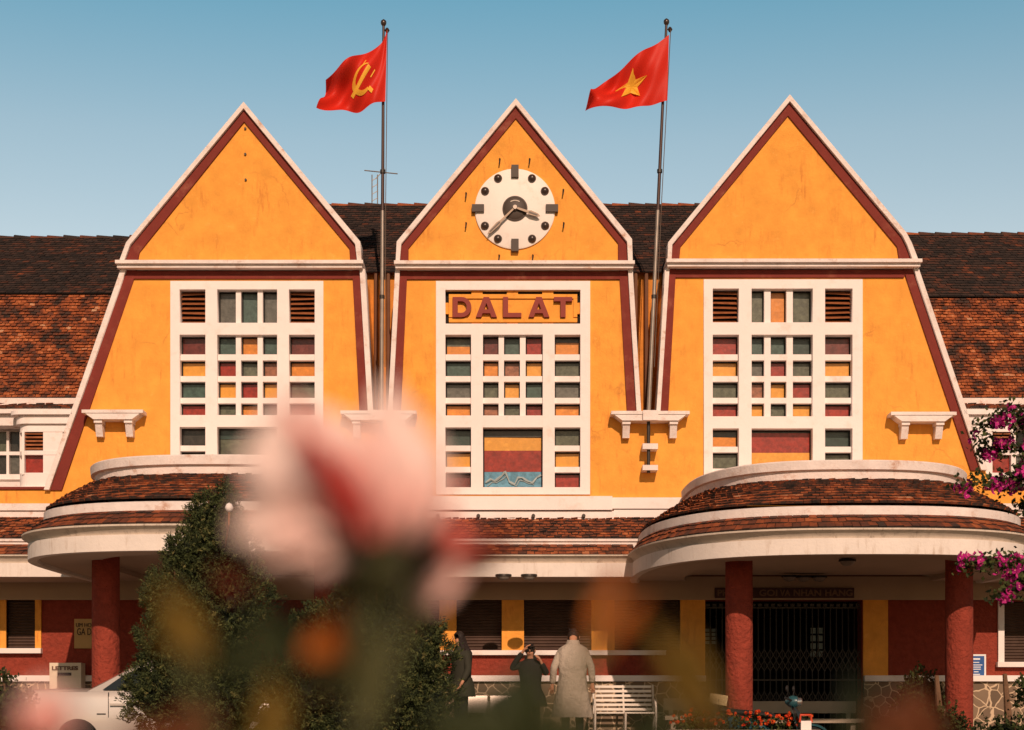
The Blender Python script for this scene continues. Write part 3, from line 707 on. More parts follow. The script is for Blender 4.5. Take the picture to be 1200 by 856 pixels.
# ------------------------------------------------------------------ clock
ck = empty('wall_clock', P(603.5, 245.5, -.06), 'large round white clock with bronze dome markers on the middle gable', 'clock')
cc = P(603.5, 245.5, -.06); 
d = MB(); d.lathe(cc, [(0,-.035),(.66,-.035),(.69,-.02),(.69,.03)], 64, 'y'); d.build('dial', CLKW, ck, smooth=True)
d = MB(); d.lathe(cc, [(0,-.075),(.16,-.075),(.19,-.055),(.19,-.06),(.215,-.055),(.215,-.03)], 40, 'y'); d.build('hub_disc', CLKG, ck, smooth=True)
d = MB()
for k in range(14):
    an = R(62+56*k/13); d.box(cc.x+.155*math.cos(an)*-1-.004, cc.x-.155*math.cos(an)+.006, cc.y-.081, cc.y-.076, cc.z+.155*math.sin(an)-.035, cc.z+.155*math.sin(an)-.018)
d.build('dial_lettering', M('pale_lettering', (.6,.52,.44), .6), ck)
for k in range(12):
    an = R(90-30*k); b = MB()
    if k % 3 == 0:
        c = cc+Vector((math.cos(an)*.635, 0, math.sin(an)*.635)); v = abs(math.sin(an)) > .5; hw, hh = (.063,.105) if v else (.105,.063)
        b.box(c.x-hw, c.x+hw, cc.y-.085, cc.y+.02, c.z-hh, c.z+hh); b.build('hour_marker', CLKG, ck)
    else:
        an = R({1:60.7,2:30.5,4:-29.6,5:-60.5,7:-119.5,8:-150.2,10:149.7,11:119.3}[k])
        c = cc+Vector((math.cos(an)*.595, -.03, math.sin(an)*.595))
        b.lathe(c, [(.075,0)]+[(.073*math.cos(R(q)), -.075*math.sin(R(q))) for q in range(0, 90, 12)]+[(.002,-.075)], 24, 'y'); b.build('hour_marker', DOM, ck, smooth=True)
def hand(nm, dx, dz, w):
    L = math.hypot(dx, dz); ux, uz = dx/L, dz/L; px_, pz_ = -uz, ux; q = cc+Vector((0,-.11,0))
    def pt(s, t): return (q.x+ux*s*L+px_*t, q.z+uz*s*L+pz_*t)
    o = poly(nm, [[pt(0,-w*.4), pt(.5,-w*.5), pt(.62,-w), pt(.9,-w*.7), pt(1,0), pt(.9,w*.7), pt(.62,w), pt(.5,w*.5), pt(0,w*.4)]], q.y-.012, q.y+.008, M(nm+'_metal', (.20,.15,.11), .4, metal=.4), ck)
    s_ = poly('hand_inlay', [[pt(.55,-w*.35), pt(.9,-w*.3), pt(.9,w*.3), pt(.55,w*.35)]], q.y-.018, q.y-.013, DOM, o)
hand('minute_hand', -.475, -.465, .035); hand('hour_hand', .43, -.15, .04)
d = MB(); d.lathe(cc+Vector((0,-.10,0)), [(0,-.04),(.035,-.04),(.045,-.01),(.045,.03)], 20, 'y'); d.build('spindle', STEEL, ck, smooth=True)
attach(ck)
hb = MB()
for px, py in ((585.5,189),(620.5,189),(546,229),(660,225),(546,264),(660.5,264),(584.8,302),(624.3,302)):
    hb.tube([P(px, py-3, -.055), P(px+.5, py-2.5, -.12), P(px-.5, py+3.5, -.12)], .013, 5)
hb.build('wall_hook', IRON, ST)

# ------------------------------------------------------------------ flagpoles and flags
FLAGR = M('red_flag_cloth', (.72, .028, .012), .55, var=.05, trans=.3); GOLD = M('gold_emblem', (.90, .50, .05), .6, trans=.2)
def flagpole(bot, top, label, split=.42):
    pb_, pt_ = P(*bot, -.2), P(*top, -.2)
    e = empty('flagpole', pb_, label, 'flagpole', 'flagpoles between the gables')
    mid = pb_.lerp(pt_, split+.1); b = MB(); b.tube([pb_, mid], [.036,.033], 12); b.build('lower_tube', STEEL, e, smooth=True)
    b = MB(); b.tube([mid, pt_], [.030,.022], 12); b.build('upper_tube', POLED, e, smooth=True)
    b = MB(); b.lathe(pt_, [(.02,-.06),(.045,-.03),(.05,0),(.045,.03),(.01,.06)], 14); b.lathe(pt_+Vector((.06,0,-.13)), [(.02,-.04),(.045,0),(.02,.04)], 12); b.build('finial', DOM, e, smooth=True)
    b = MB(); q = pb_.lerp(pt_, .12); b.tube([pt_+Vector((.07,-.03,-.13)), pt_.lerp(pb_, .45)+Vector((.055,-.03,0)), q+Vector((.06,-.03,0))], .007, 5); b.build('halyard', M('halyard_rope', (.12,.09,.07), .9), e)
    for t in (.3, .62):
        b = MB(); c = pb_.lerp(pt_, t); b.tube([c-Vector((0,0,.03)), c+Vector((0,0,.03))], .045, 12); b.build('clamp', IRON, e)
    # foot pin through the lower sockets
    b = MB(); b.tube([pb_+Vector((0,0,.05)), pb_+Vector((0,0,-1.0))], .03, 10); b.build('foot', IRON, e, smooth=True)
    attach(e); return e
flagpole((447,486), (449.5,27), 'tall flagpole between left and middle gables, flying the hammer and sickle flag')
flagpole((760,486), (781,26), 'tall flagpole between middle and right gables, flying the gold star flag')
def flag(top, bot, label, kind, ph):
    def samp(pl, u):
        t = u*(len(pl)-1); i = min(len(pl)-2, int(t)); f = t-i
        def cm(a, b, c, d, f): return .5*((2*b)+(-a+c)*f+(2*a-5*b+4*c-d)*f*f+(-a+3*b-3*c+d)*f**3)
        g = lambda k: pl[max(0, min(len(pl)-1, k))]
        return tuple(cm(g(i-1)[q], g(i)[q], g(i+1)[q], g(i+2)[q], f) for q in (0, 1))
    def S(u, v, off=0):
        a, b = samp(top, u), samp(bot, u)
        y = -.27-.10*u+.26*math.sin(u*6.5+v*3.6+ph)*u**1.3+.07*math.sin(u*15-v*7+ph*2)*min(1, u*1.6)+.03*math.sin(v*11+u*5)*u
        p = P(a[0]+(b[0]-a[0])*v, a[1]+(b[1]-a[1])*v, -.2); return Vector((p.x, y+off, p.z))
    nu, nv = 90, 60; b = MB()
    b.add([S(i/nu, j/nv) for j in range(nv+1) for i in range(nu+1)], [(j*(nu+1)+i, j*(nu+1)+i+1, (j+1)*(nu+1)+i+1, (j+1)*(nu+1)+i) for j in range(nv) for i in range(nu)])
    o = b.build('flag', FLAGR, None, smooth=False, fix=False); o.data.polygons.foreach_set('use_smooth', [True]*len(o.data.polygons))
    tag(o, label, 'flag', 'flags flying above the station')
    e = MB()
    def quadstrip(pa, pb):   # two polylines in uv
        for i in range(len(pa)-1):
            for s in range(3):
                q = lambda A, B, t: (A[0]+(B[0]-A[0])*t, A[1]+(B[1]-A[1])*t)
                c = [q(pa[i], pb[i], s/3), q(pa[i+1], pb[i+1], s/3), q(pa[i+1], pb[i+1], (s+1)/3), q(pa[i], pb[i], (s+1)/3)]
                for off in (-.012, .012): e.add([S(u, v, off) for u, v in c], [(0,1,2,3)])
    if kind == 'star':
        c = (.53, .5); pts = []
        for k in range(10):
            r = .30 if k % 2 == 0 else .12; an = R(90+36*k+8); pts.append((c[0]+r*math.cos(an)*.68, c[1]-r*math.sin(an)))
        for k in range(10):
            p, q = pts[k], pts[(k+1) % 10]; n = 5
            for s in range(n):
                f0, f1 = s/n, (s+1)/n; cc4 = [(c[0]+(p[0]-c[0])*f0, c[1]+(p[1]-c[1])*f0), (c[0]+(p[0]-c[0])*f1, c[1]+(p[1]-c[1])*f1), (c[0]+(q[0]-c[0])*f1, c[1]+(q[1]-c[1])*f1), (c[0]+(q[0]-c[0])*f0, c[1]+(q[1]-c[1])*f0)]
                for off in (-.012, .012): e.add([S(u, v, off) for u, v in cc4], [(0,1,2,3)])
    else:
        cx, cy = .47, .50; q_ = .54        # u grows away from the pole: the cloth is seen from its reverse side
        pa, pb = [], []
        for k in range(25):
            t = k/24; an = R(122-255*t); wd = .090*math.sin(math.pi*min(1, .03+t*.80))+.006
            pa.append((cx+q_*(.265)*math.cos(an), cy-.265*math.sin(an))); pb.append((cx+q_*(.265-wd)*math.cos(an), cy-(.265-wd)*math.sin(an)))
        quadstrip(pa, pb)
        quadstrip([(cx-q_*.15, cy+.20), (cx-q_*.27, cy+.31)], [(cx-q_*.20, cy+.15), (cx-q_*.32, cy+.26)])
        n = 8
        quadstrip([(cx+q_*(-.17+.42*k/n+.036), cy-.17+.42*k/n-.036) for k in range(n+1)], [(cx+q_*(-.17+.42*k/n-.036), cy-.17+.42*k/n+.036) for k in range(n+1)])
        quadstrip([(cx-q_*.06, cy-.33), (cx-q_*.32, cy-.07)], [(cx+q_*.04, cy-.23), (cx-q_*.22, cy+.03)])
    em = e.build('emblem', GOLD, o, fix=False)
    return o
flag([(454,37),(446.5,54),(425,68),(402,83),(382,95)], [(452,121),(440,124),(421,131),(400,132),(374,137)], 'red flag with gold hammer and sickle, left of the two flags', 'hs', .6)
flag([(783.5,43),(765,57),(740,73),(715,93),(694.5,106)], [(781.5,120),(765,124),(745,129),(720,134),(685.5,133)], 'red flag with a gold star, right of the two flags', 'star', 2.6)
# antenna on the ridge behind the left pole
an = empty('roof_antenna', P(443, 243, 5.5), 'thin metal aerial standing on the roof ridge behind the left flagpole', 'antenna')
b = MB(); 
for px in (436, 442.5): b.tube([P(px, 243, 5.6), P(px, 205, 5.6)], .012, 5)
for py in (212, 220, 228, 236): b.tube([P(436, py, 5.6), P(442.5, py-4, 5.6)], .008, 4)
b.build('mast', STEEL, an); b = MB(); b.tube([P(427, 200, 5.6), P(466, 204, 5.6)], .012, 5); b.tube([P(451,198,5.6), P(440,210,5.6)], .01, 4); b.build('aerial_arm', STEEL, an); attach(an)

# ------------------------------------------------------------------ board above the gate, ceiling lamps, wall signs
bs = empty('lintel_sign', P(920, 695, -.1), 'long dark name board with dull letters above the folding gate', 'sign')
b = MB(); b.boxp(838, 1001, 689, 701, -.13, -.075); b.build('board', M('sign_board_maroon', (.055,.020,.018), .6), bs)
LT = M('dull_bronze_letter', (.17,.10,.06), .6)
for tx, px, wd in (('PHONG', 861, 40), ('GOI', 900.5, 21), ('VA', 920, 12), ('NHAN', 946, 32), ('HANG', 983, 32)):
    p = P(px, 695.3, -.14); text('word', tx, .15, p, LT, bs, width=wd/S0, bold=.004)
attach(bs)
def dish(px, py, zc, label, grp='dome lamps under the eaves'):
    dep = (zc-.06-CZ)/((HZ-py)/S0)/1.0; Y = dep*D0-D0 if False else D0*((zc-.05-CZ)*S0/(HZ-py))-D0
    x = PX(px, Y); e = empty('ceiling_lamp', (x, Y, zc), label, 'ceiling lamp', grp)
    b = MB(); b.lathe((x, Y, zc), [(.13,0),(.135,-.03),(.12,-.035)], 20); b.build('rim', IRON, e, smooth=True)
    b = MB(); b.lathe((x, Y, zc-.036), [(.115,0),(.095,-.035),(.055,-.06),(.002,-.068)], 20); b.build('globe', M('lamp_glass', (.25,.22,.19), .3), e, smooth=True); attach(e)
for px, py, lb, zc in ((925,678,'first from the left of the three small dome lamps above the gate board',2.76),(942,678.5,'middle of the three small dome lamps above the gate board',2.76),(960,678.5,'last of the three small dome lamps above the gate board',2.76),
                   (993,659.5,'single dome lamp on the right canopy ceiling, nearer the front',2.78),(590,677,'left dome lamp under the straight middle eave',2.67),(620,677,'right dome lamp under the straight middle eave',2.67)): dish(px, py, zc, lb)
ps = empty('wall_notice', P(98, 742, -.03), 'tan notice board with black lettering on the red wall beside the left pillar', 'notice board')
b = MB(); b.boxp(87, 116, 725.5, 760, -.05, -.001); b.build('board', M('tan_board', (.50,.31,.12), .7, var=.1), ps)
BLK = M('black_lettering', (.03,.022,.018), .7)
text('word', 'UM HOU', .10, P(100, 733, -.055), BLK, ps, width=.32); text('word', 'GA DA', .17, P(101, 741, -.055), BLK, ps, width=.32)
text('word', 'station 1938', .05, P(101, 753, -.055), BLK, ps, width=.25) if False else None
attach(ps)
lx = empty('letter_box', P(76, 790, -.3), 'cream stone letter box marked LETTRES standing against the plinth', 'letter box')
b = MB(); LB = M('letter_box_cream', (.70,.60,.46), .8, var=.08, dirt=(.35,.25,.16), dirt_amt=.5, dirt_scale=5)
b.boxp(58, 95, 777, 793, -.45, -.18); b.boxp(58, 67, 793.1, 812, -.45, -.18); b.boxp(84, 95, 793.1, 812, -.45, -.18); b.build('housing', LB, lx)
b = MB(); b.boxp(67, 84, 793, 866, -.42, -.2); b.build('body', LB, lx); b = MB(); b.boxp(67.5, 83.5, 788.5, 792, -.455, -.449); b.build('slot', DARK, lx)
text('word', 'LETTRES', .09, P(76, 783.5, -.455), M('brown_lettering', (.12,.05,.03), .7), lx, width=.44, bold=.003); attach(lx)
bsn = empty('blue_sign', P(1148, 783, -.05), 'small blue sign with white border beside the right pillar', 'sign')
b = MB(); b.boxp(1131, 1155.5, 767, 799, -.07, -.03); b.build('border', M('sign_white', (.75,.74,.72), .6), bsn)
b = MB(); b.boxp(1133, 1153.5, 769, 797, -.078, -.071); b.build('panel', M('sign_blue', (.02,.09,.28), .5), bsn)
b = MB()
for k, (y, wd) in enumerate(((771.5,5),(776,4),(779,8),(781.5,6),(784,6),(787,3),(790,5),(793,3))): b.boxp(1144-wd*.9, 1144+wd*.9, y, y+(2 if k == 0 else 1), -.081, -.0785)
b.build('lines_of_print', M('sign_print', (.7,.72,.74), .6), bsn); attach(bsn)

# ------------------------------------------------------------------ benches and seats
def slat_bench():
    Yb = -.75; e = empty('slatted_bench', (PX(731,Yb), Yb, 0), 'white slatted bench against the stone plinth right of the man in the pale coat', 'bench')
    x0, x1 = PX(698, Yb), PX(764, Yb); zt, zs = PZ(803, Yb), .42; WB = M('bench_white', (.72,.66,.58), .5)
    b = MB(); n = 6
    for k in range(n):
        z = zs+.05+(zt-zs-.05)*k/(n-.4); y = Yb+.30*(z-zs)/(zt-zs)*.6; b.box(x0, x1, y, y+.02, z, z+.042)
    b.build('backrest', WB, e)
    b = MB()
    for k in range(6): b.box(x0, x1, Yb-.42+k*.07, Yb-.42+k*.07+.048, zs, zs+.025)
    b.build('seat', WB, e)
    for x in (x0-.03, (x0+x1)/2, x1+.03):
        b = MB(); b.tube([(x, Yb+.22, zt), (x, Yb+.02, zs+.04), (x, Yb-.1, zs-.02), (x, Yb-.42, zs-.01), (x, Yb-.46, zs+.02), (x, Yb-.38, 0)], .018, 8); b.tube([(x, Yb-.02, zs), (x, Yb+.12, 0)], .018, 8); b.build('frame', WB, e)
    for x in (x0-.03, x1+.03):
        b = MB(); b.tube([(x, Yb+.05, zs+.24), (x, Yb-.3, zs+.22), (x, Yb-.44, zs+.1), (x, Yb-.42, zs)], .018, 8); b.build('armrest', WB, e)
    attach(e)
slat_bench()
def metal_seat():
    Yb = -.7; e = empty('waiting_seat', (PX(573,Yb), Yb, 0), 'pair of linked steel waiting seats under the left centre window', 'seat')
    SM = M('brushed_steel', (.50,.44,.38), .35, metal=.7, var=.1)
    for a, c in ((541,571),(574.5,606)):
        b = MB(); X0, X1 = PX(a, Yb), PX(c, Yb); rg = []
        for y, z in ((-.42,.43),(-.30,.41),(-.05,.43),(.03,.52),(.09,.72),(.12,.73)):
            rg.append([Vector((X0+(X1-X0)*k/4, Yb+y, z-.0)) for k in range(5)])
        b.loft(rg); b.loft([[p+Vector((0,.02,-.02)) for p in r] for r in rg]); b.build('seat_shell', SM, e, smooth=True)
    b = MB(); b.box(PX(541,Yb), PX(606,Yb), Yb-.2, Yb-.15, .36, .40)
    b.build('beam', IRON, e)
    for px in (552, 595):
        b = MB(); b.box(PX(px,Yb)-.02, PX(px,Yb)+.02, Yb-.2, Yb-.15, .03, .36); b.box(PX(px,Yb)-.02, PX(px,Yb)+.02, Yb-.4, Yb+.05, 0.001, .03); b.build('leg', IRON, e)
    for a in (542, 572.8, 605):
        b = MB(); x = PX(a, Yb); b.tube([(x, Yb-.4, .42), (x, Yb-.38, .6), (x, Yb+.02, .62), (x, Yb+.05, .5)], .014, 6); b.build('armrest', SM, e)
    attach(e)
metal_seat()
CON = M('concrete_bench', (.34,.28,.21), .85, var=.12, bump=.2)
def con_bench(pa, pb, py, label, Yb=-.9, txt=True):
    x0, x1 = PX(pa, Yb), PX(pb, Yb); e = empty('concrete_bench', ((x0+x1)/2, Yb, 0), label, 'bench', 'grey concrete benches by the wall'); z = PZ(py, Yb)
    b = MB(); b.box(x0, x1, Yb, Yb+.07, z-.2, z); b.build('backrest', CON, e); b = MB(); b.box(x0-.02, x1+.05, Yb-.42, Yb-.02, z-.36, z-.29); b.build('seat', CON, e)
    for x in (x0+.12, x1-.12):
        b = MB(); b.box(x-.04, x+.04, Yb-.35, Yb+.02, 0.001, z-.361); b.build('leg', CON, e)
        b = MB(); b.box(x-.035, x+.035, Yb+.005, Yb+.06, z-.361, z-.2); b.build('post', CON, e)
    if txt: text('faded_word', 'BENCH', .04, Vector(((x0+x1)*.5+.3, Yb-.004, z-.08)), M('faded_paint', (.22,.15,.10), .8), e) if False else None
    attach(e)
con_bench(872, 1003, 822, 'long grey concrete bench in front of the folding gate'); con_bench(778, 846, 818.5, 'short grey concrete bench left of the folding gate')

# ------------------------------------------------------------------ people
def skin(name, nodes, edges, mat, parent, sub=2, mats=None):
    """nodes: dict name -> (x,y,z,r)"""
    keys = list(nodes); me = bpy.data.meshes.new(name)
    me.from_pydata([nodes[k][:3] for k in keys], [(keys.index(a), keys.index(b)) for a, b in edges], [])
    o = bpy.data.objects.new('tmp', me); COL.objects.link(o)
    sk = o.modifiers.new('s', 'SKIN'); sk.use_smooth_shade = True
    for i, k in enumerate(keys):
        r = nodes[k][3]; me.skin_vertices[0].data[i].radius = (r if not isinstance(r, tuple) else r[0], r if not isinstance(r, tuple) else r[1])
        me.skin_vertices[0].data[i].use_root = (i == 0)
    if sub: sb = o.modifiers.new('d', 'SUBSURF'); sb.levels = sub; sb.render_levels = sub
    dg = bpy.context.evaluated_depsgraph_get(); m2 = bpy.data.meshes.new_from_object(o.evaluated_get(dg)); bpy.data.objects.remove(o)
    m2.name = name
    r = finish(m2, name, mat, parent, fix=False); r.data.polygons.foreach_set('use_smooth', [True]*len(r.data.polygons)); return r
SKIN = M('skin', (.50,.25,.15), .55, sub=.05, var=.05); HAIR = M('black_hair', (.018,.012,.010), .45, bump=.6, bscale=70)
def hand_nodes(nd, ed, side, wr, d, curl):
    """wr wrist, d unit direction of the hand, curl unit direction fingers bend to"""
    wr = Vector(wr); d = Vector(d).normalized(); cu = Vector(curl).normalized(); ac = d.cross(cu).normalized()
    pm = wr+d*.05; nd['palm'+side] = (*pm, .026); ed.append(('wr'+side, 'palm'+side))
    for i, (off, ln) in enumerate(((-.027,.068),(-.009,.078),(.009,.073),(.027,.056))):
        k = wr+d*.09+ac*off; m_ = k+d*ln*.5+cu*ln*.22; t = m_+d*ln*.25+cu*ln*.45
        for q, pt, r in ((0,k,.0095),(1,m_,.0085),(2,t,.007)): nd['f%d%d%s' % (i,q,side)] = (*pt, r)
        ed += [('palm'+side, 'f%d0%s' % (i,side)), ('f%d0%s' % (i,side), 'f%d1%s' % (i,side)), ('f%d1%s' % (i,side), 'f%d2%s' % (i,side))]
    t0 = wr+d*.035-ac*.033+cu*.008; t1 = t0+d*.03-ac*.016+cu*.012; t2 = t1+d*.025+cu*.012
    nd['t0'+side] = (*t0, .011); nd['t1'+side] = (*t1, .0095); nd['t2'+side] = (*t2, .008); ed += [('palm'+side, 't0'+side), ('t0'+side, 't1'+side), ('t1'+side, 't2'+side)]
def person(base, yaw, H, pose, label, coat_len, coat_mat, leg_mat, shoe_mat, hair, grp=None, skirt=0.06, bulk=1.0):
    """modelled facing -Y then rotated by yaw about base"""
    e = empty('person', base, label, 'person'); s = H/1.72
    J = dict(pel=(0,0,.94), chest=(0,pose.get('lean',0)*-.5,1.22), neck0=(0,pose.get('lean',0)*-1.0,1.43), neck=(0,-.02+pose.get('lean',0)*-1.25,1.50), hd0=(0,-.03+pose.get('lean',0)*-1.5-pose.get('nod',0)*.05,1.58), hd=(0,-.035+pose.get('lean',0)*-1.7-pose.get('nod',0)*.10,1.645-pose.get('nod',0)*.03))
    for sd, sx in (('L',-1),('R',1)):
        J['sh'+sd] = (sx*.17, J['neck0'][1]+.0, 1.375); J['hip'+sd] = (sx*.09, 0, .90); J['kn'+sd] = (sx*.10, -.02+pose.get('step'+sd,0)*.5, .48); J['an'+sd] = (sx*.11, .02+pose.get('step'+sd,0), .08); J['toe'+sd] = (sx*.125, -.14+pose.get('step'+sd,0), .035)
        el, wr = pose['arm'+sd]; J['el'+sd] = el; J['wr'+sd] = wr
    rad = dict(pel=(.135,.105), chest=(.150,.105), neck0=(.07,.055), neck=.055, hd0=.070, hd=.084, shL=.048, shR=.048, elL=.040, elR=.040, wrL=.026, wrR=.026, hipL=.085, hipR=.085, knL=.055, knR=.055, anL=.040, anR=.040, toeL=.035, toeR=.035)
    ed = [('pel','chest'),('chest','neck0'),('neck0','neck'),('neck','hd0'),('hd0','hd')]
    for q in 'LR': ed += [('neck0','sh'+q),('sh'+q,'el'+q),('el'+q,'wr'+q),('pel','hip'+q),('hip'+q,'kn'+q),('kn'+q,'an'+q),('an'+q,'toe'+q)]
    nd = {k: (*J[k], rad[k]) for k in ['pel']+[k for k in J if k != 'pel']}
    for q in 'LR':
        w_ = Vector(J['wr'+q]); d = (w_-Vector(J['el'+q])).normalized(); hand_nodes(nd, ed, q, w_, d, pose.get('curl'+q, (0,-1,0)))
    sn = lambda dct: {k: (v[0]*s, v[1]*s, v[2]*s, tuple(a*s for a in v[3]) if isinstance(v[3], tuple) else v[3]*s) for k, v in dct.items()}
    body = skin('body', sn(nd), ed, SKIN, e)
    h = Vector(J['hd'])*s
    # face: nose, brows, eyes, mouth, ears as small raised shapes on the head
    f = MB(); f.add([h+Vector(q)*s for q in ((-.012,-.088,-.02),(.012,-.088,-.02),(0,-.112,-.024),(0,-.088,.022),(0,-.09,-.033))], [(0,2,3),(2,1,3),(0,4,2),(4,1,2)])
    for sx in (-1,1): f.lathe(h+Vector((sx*.088,-.0,-.012))*s, [(.002,-.012),(.022,-.008),(.024,.004),(.004,.012)], 10, 'x')
    f.build('face_relief', SKIN, e, smooth=True)
    f = MB()
    for sx in (-1,1): f.lathe(h+Vector((sx*.032,-.083,.004))*s, [(.002,-.006),(.010,-.003),(.011,.004)], 10, 'y'); f.box(*(sorted(((h.x+sx*.018*s), (h.x+sx*.048*s)))), h.y-.092*s, h.y-.078*s, h.z+.022*s, h.z+.027*s)
    f.build('eyes', HAIR, e)
    f = MB(); f.tube([h+Vector((-.022,-.083,-.052))*s, h+Vector((0,-.09,-.050))*s, h+Vector((.022,-.083,-.052))*s], .005*s, 6); f.build('mouth', M('lips', (.35,.09,.07), .5), e)
    hb_ = MB(); n = 18; rg = []
    for i in range(9):
        th = R(4+ 134*i/8)
        rg.append([h+Vector((.094*math.sin(th)*math.cos(2*math.pi*k/n), (.102*math.sin(th)*math.sin(2*math.pi*k/n) if math.sin(2*math.pi*k/n) > 0 else .088*math.sin(th)*math.sin(2*math.pi*k/n))+.008, .108*math.cos(th) if (math.sin(2*math.pi*k/n) > -.35 or th < R(62)) else .108*math.cos(R(62))))*s*(1+rng.uniform(-.025,.03)) for k in range(n)])
    hb_.loft(rg, closed=True); hb_.add([tuple(p) for p in rg[0]], [tuple(range(n))])
    if hair == 'long':
        for k in range(40):
            a0 = R(-25+150*k/39); p = h+Vector((.088*math.cos(a0), .085*math.sin(a0)+.01, .01))*s; dx = rng.uniform(-.06,.08); dy = rng.uniform(-.02,.07)
            hb_.tube([p, p+Vector((dx*.3,.02+dy*.3,-.12))*s, p+Vector((dx+.02,.04+dy,-.26))*s, p+Vector((dx*1.6+.05,.02+dy,-.40+rng.uniform(-.05,.05)))*s], [.017*s,.019*s,.014*s,.003*s], 6)
    else:
        h0 = (Vector(J['hd0'])*.5+Vector(J['hd'])*.5)*s+Vector((0,.022,-.012))*s; hb_.lathe(h0, [(.004*s,-.062*s),(.055*s,-.045*s),(.076*s,-.01*s),(.080*s,.03*s),(.05*s,.07*s)], 16)
        for k in range(14): a0 = rng.uniform(0, 6.28); r_ = rng.uniform(0,.06); p = h+Vector((r_*math.cos(a0), r_*math.sin(a0), .095))*s; hb_.tube([p, p+Vector((rng.uniform(-.02,.02), rng.uniform(-.02,.02), .03))*s], [.014*s,.003*s], 5)
    hb_.build('hair', HAIR, e, smooth=True)
    # trousers and shoes
    tr = {'pel': (*J['pel'], .105)}
    te = []
    for q in 'LR':
        tr['h'+q] = (*J['hip'+q], .085); tr['k'+q] = (*J['kn'+q], .075); tr['a'+q] = (*(Vector(J['an'+q])+Vector((0,0,.03))), .062); te += [('pel','h'+q),('h'+q,'k'+q),('k'+q,'a'+q)]
    skin('trousers', sn(tr), te, leg_mat, e)
    for q in 'LR':
        a_, t_ = Vector(J['an'+q]), Vector(J['toe'+q]); skin('shoe', sn({'a': (a_.x, a_.y+.03, .055, .045), 'b': (a_.x*.5+t_.x*.5, (a_.y+t_.y)/2, .05, .046), 't': (t_.x, t_.y-.01, .04, .038)}), [('a','b'),('b','t')], shoe_mat, e, 1)
    # coat: torso + skirt as one loft, sleeves
    ln = pose.get('lean', 0); c = MB(); n = 32; zb = coat_len; rings = []
    sec = [(zb, .235+skirt, .165+skirt*.6, 0), (zb+.18, .225+skirt*.6, .16+skirt*.4, 0), (max(zb+.3,.80), .205, .15, 0), (1.0, .185, .140, -.2), (1.15, .20, .142, -.4), (1.28, .222, .145, -.7), (1.36, .222, .135, -.95), (1.42, .185, .115, -1.05), (1.465, .12, .09, -1.1), (1.49, .078, .074, -1.15)]
    for z, rx, ry, l_ in sec:
        fold = .010 if z < .9 else .003
        rx *= bulk; ry *= bulk
        rings.append([Vector(((rx+fold*math.sin(5*t+z*3))*math.copysign(abs(math.cos(t))**.85, math.cos(t)), (ry+fold*math.sin(4*t+1))*math.sin(t)+ln*l_, z))*s for t in [2*math.pi*k/n for k in range(n)]])
    c.loft(rings, closed=True); co = c.build('coat', coat_mat, e, smooth=True)
    for q in 'LR':
        S_, E_, W_ = Vector(J['sh'+q]), Vector(J['el'+q]), Vector(J['wr'+q]); inn = Vector((S_.x*.6, S_.y, S_.z+.005))
        skin('sleeve', sn({'i': (*inn, .075), 's': (*S_, .078), 'm': (*S_.lerp(E_, .5), .068), 'e': (*E_, .060), 'w': (*E_.lerp(W_, .93), .052)}), [('i','s'),('s','m'),('m','e'),('e','w')], coat_mat, co, 2)
    cl_ = MB(); y_ = ln*-1.15
    cl_.loft([[Vector((r_*math.cos(t), (r_*.92)*math.sin(t)+y_, z))*s for t in [math.pi*(-.32)+(math.pi*1.64)*k/20 for k in range(21)]] for r_, z in ((.080,1.455),(.076,1.535),(.090,1.54),(.125,1.44))])
    cl_.build('collar', coat_mat, co, smooth=True)
    e.rotation_euler = (0, 0, yaw); return e
COAT = M('pale_wool_coat', (.42,.36,.29), .9, bump=.8, bscale=5, bdist=.12, var=.08, vscale=6); BLKC = M('black_cloth', (.020,.018,.016), .85, bump=.2, bscale=30); JEAN = M('dark_trousers', (.022,.022,.026), .85); SHOE = M('dark_shoes', (.02,.018,.016), .5)
GRN = M('dark_olive_jacket', (.030,.030,.020), .85, bump=.3, bscale=30)
Yp = -3.0
person((PX(671, Yp), Yp, 0), R(176), 1.74, dict(lean=.15, nod=1.3, armL=((-.285,.0,1.12),(-.30,-.06,.86)), armR=((.285,.02,1.12),(.31,-.03,.84)), stepL=-.03, stepR=.04),
       'man in a long pale coat seen from behind with bowed head', .36, COAT, JEAN, SHOE, 'short', skirt=.05, bulk=1.13)
person((PX(622, -3.1), -3.1, 0), R(-6), 1.46, dict(lean=.02, nod=.3, armL=((-.36,-.05,1.30),(-.12,-.14,1.62)), armR=((.30,-.02,1.20),(.20,-.16,1.42)), curlL=(1,0,0), curlR=(-1,0,0)),
       'person in black clothes facing us with a hand raised to the forehead', .62, BLKC, JEAN, SHOE, 'short')
person((PX(541, -2.7), -2.7, 0), R(-62), 1.68, dict(lean=.0, nod=.2, armL=((-.24,.0,1.12),(-.26,-.10,.90)), armR=((.24,.0,1.12),(.26,-.12,.92))),
       'woman with long dark hair beside the shrub, head turned to the left', .70, GRN, JEAN, SHOE, 'long')

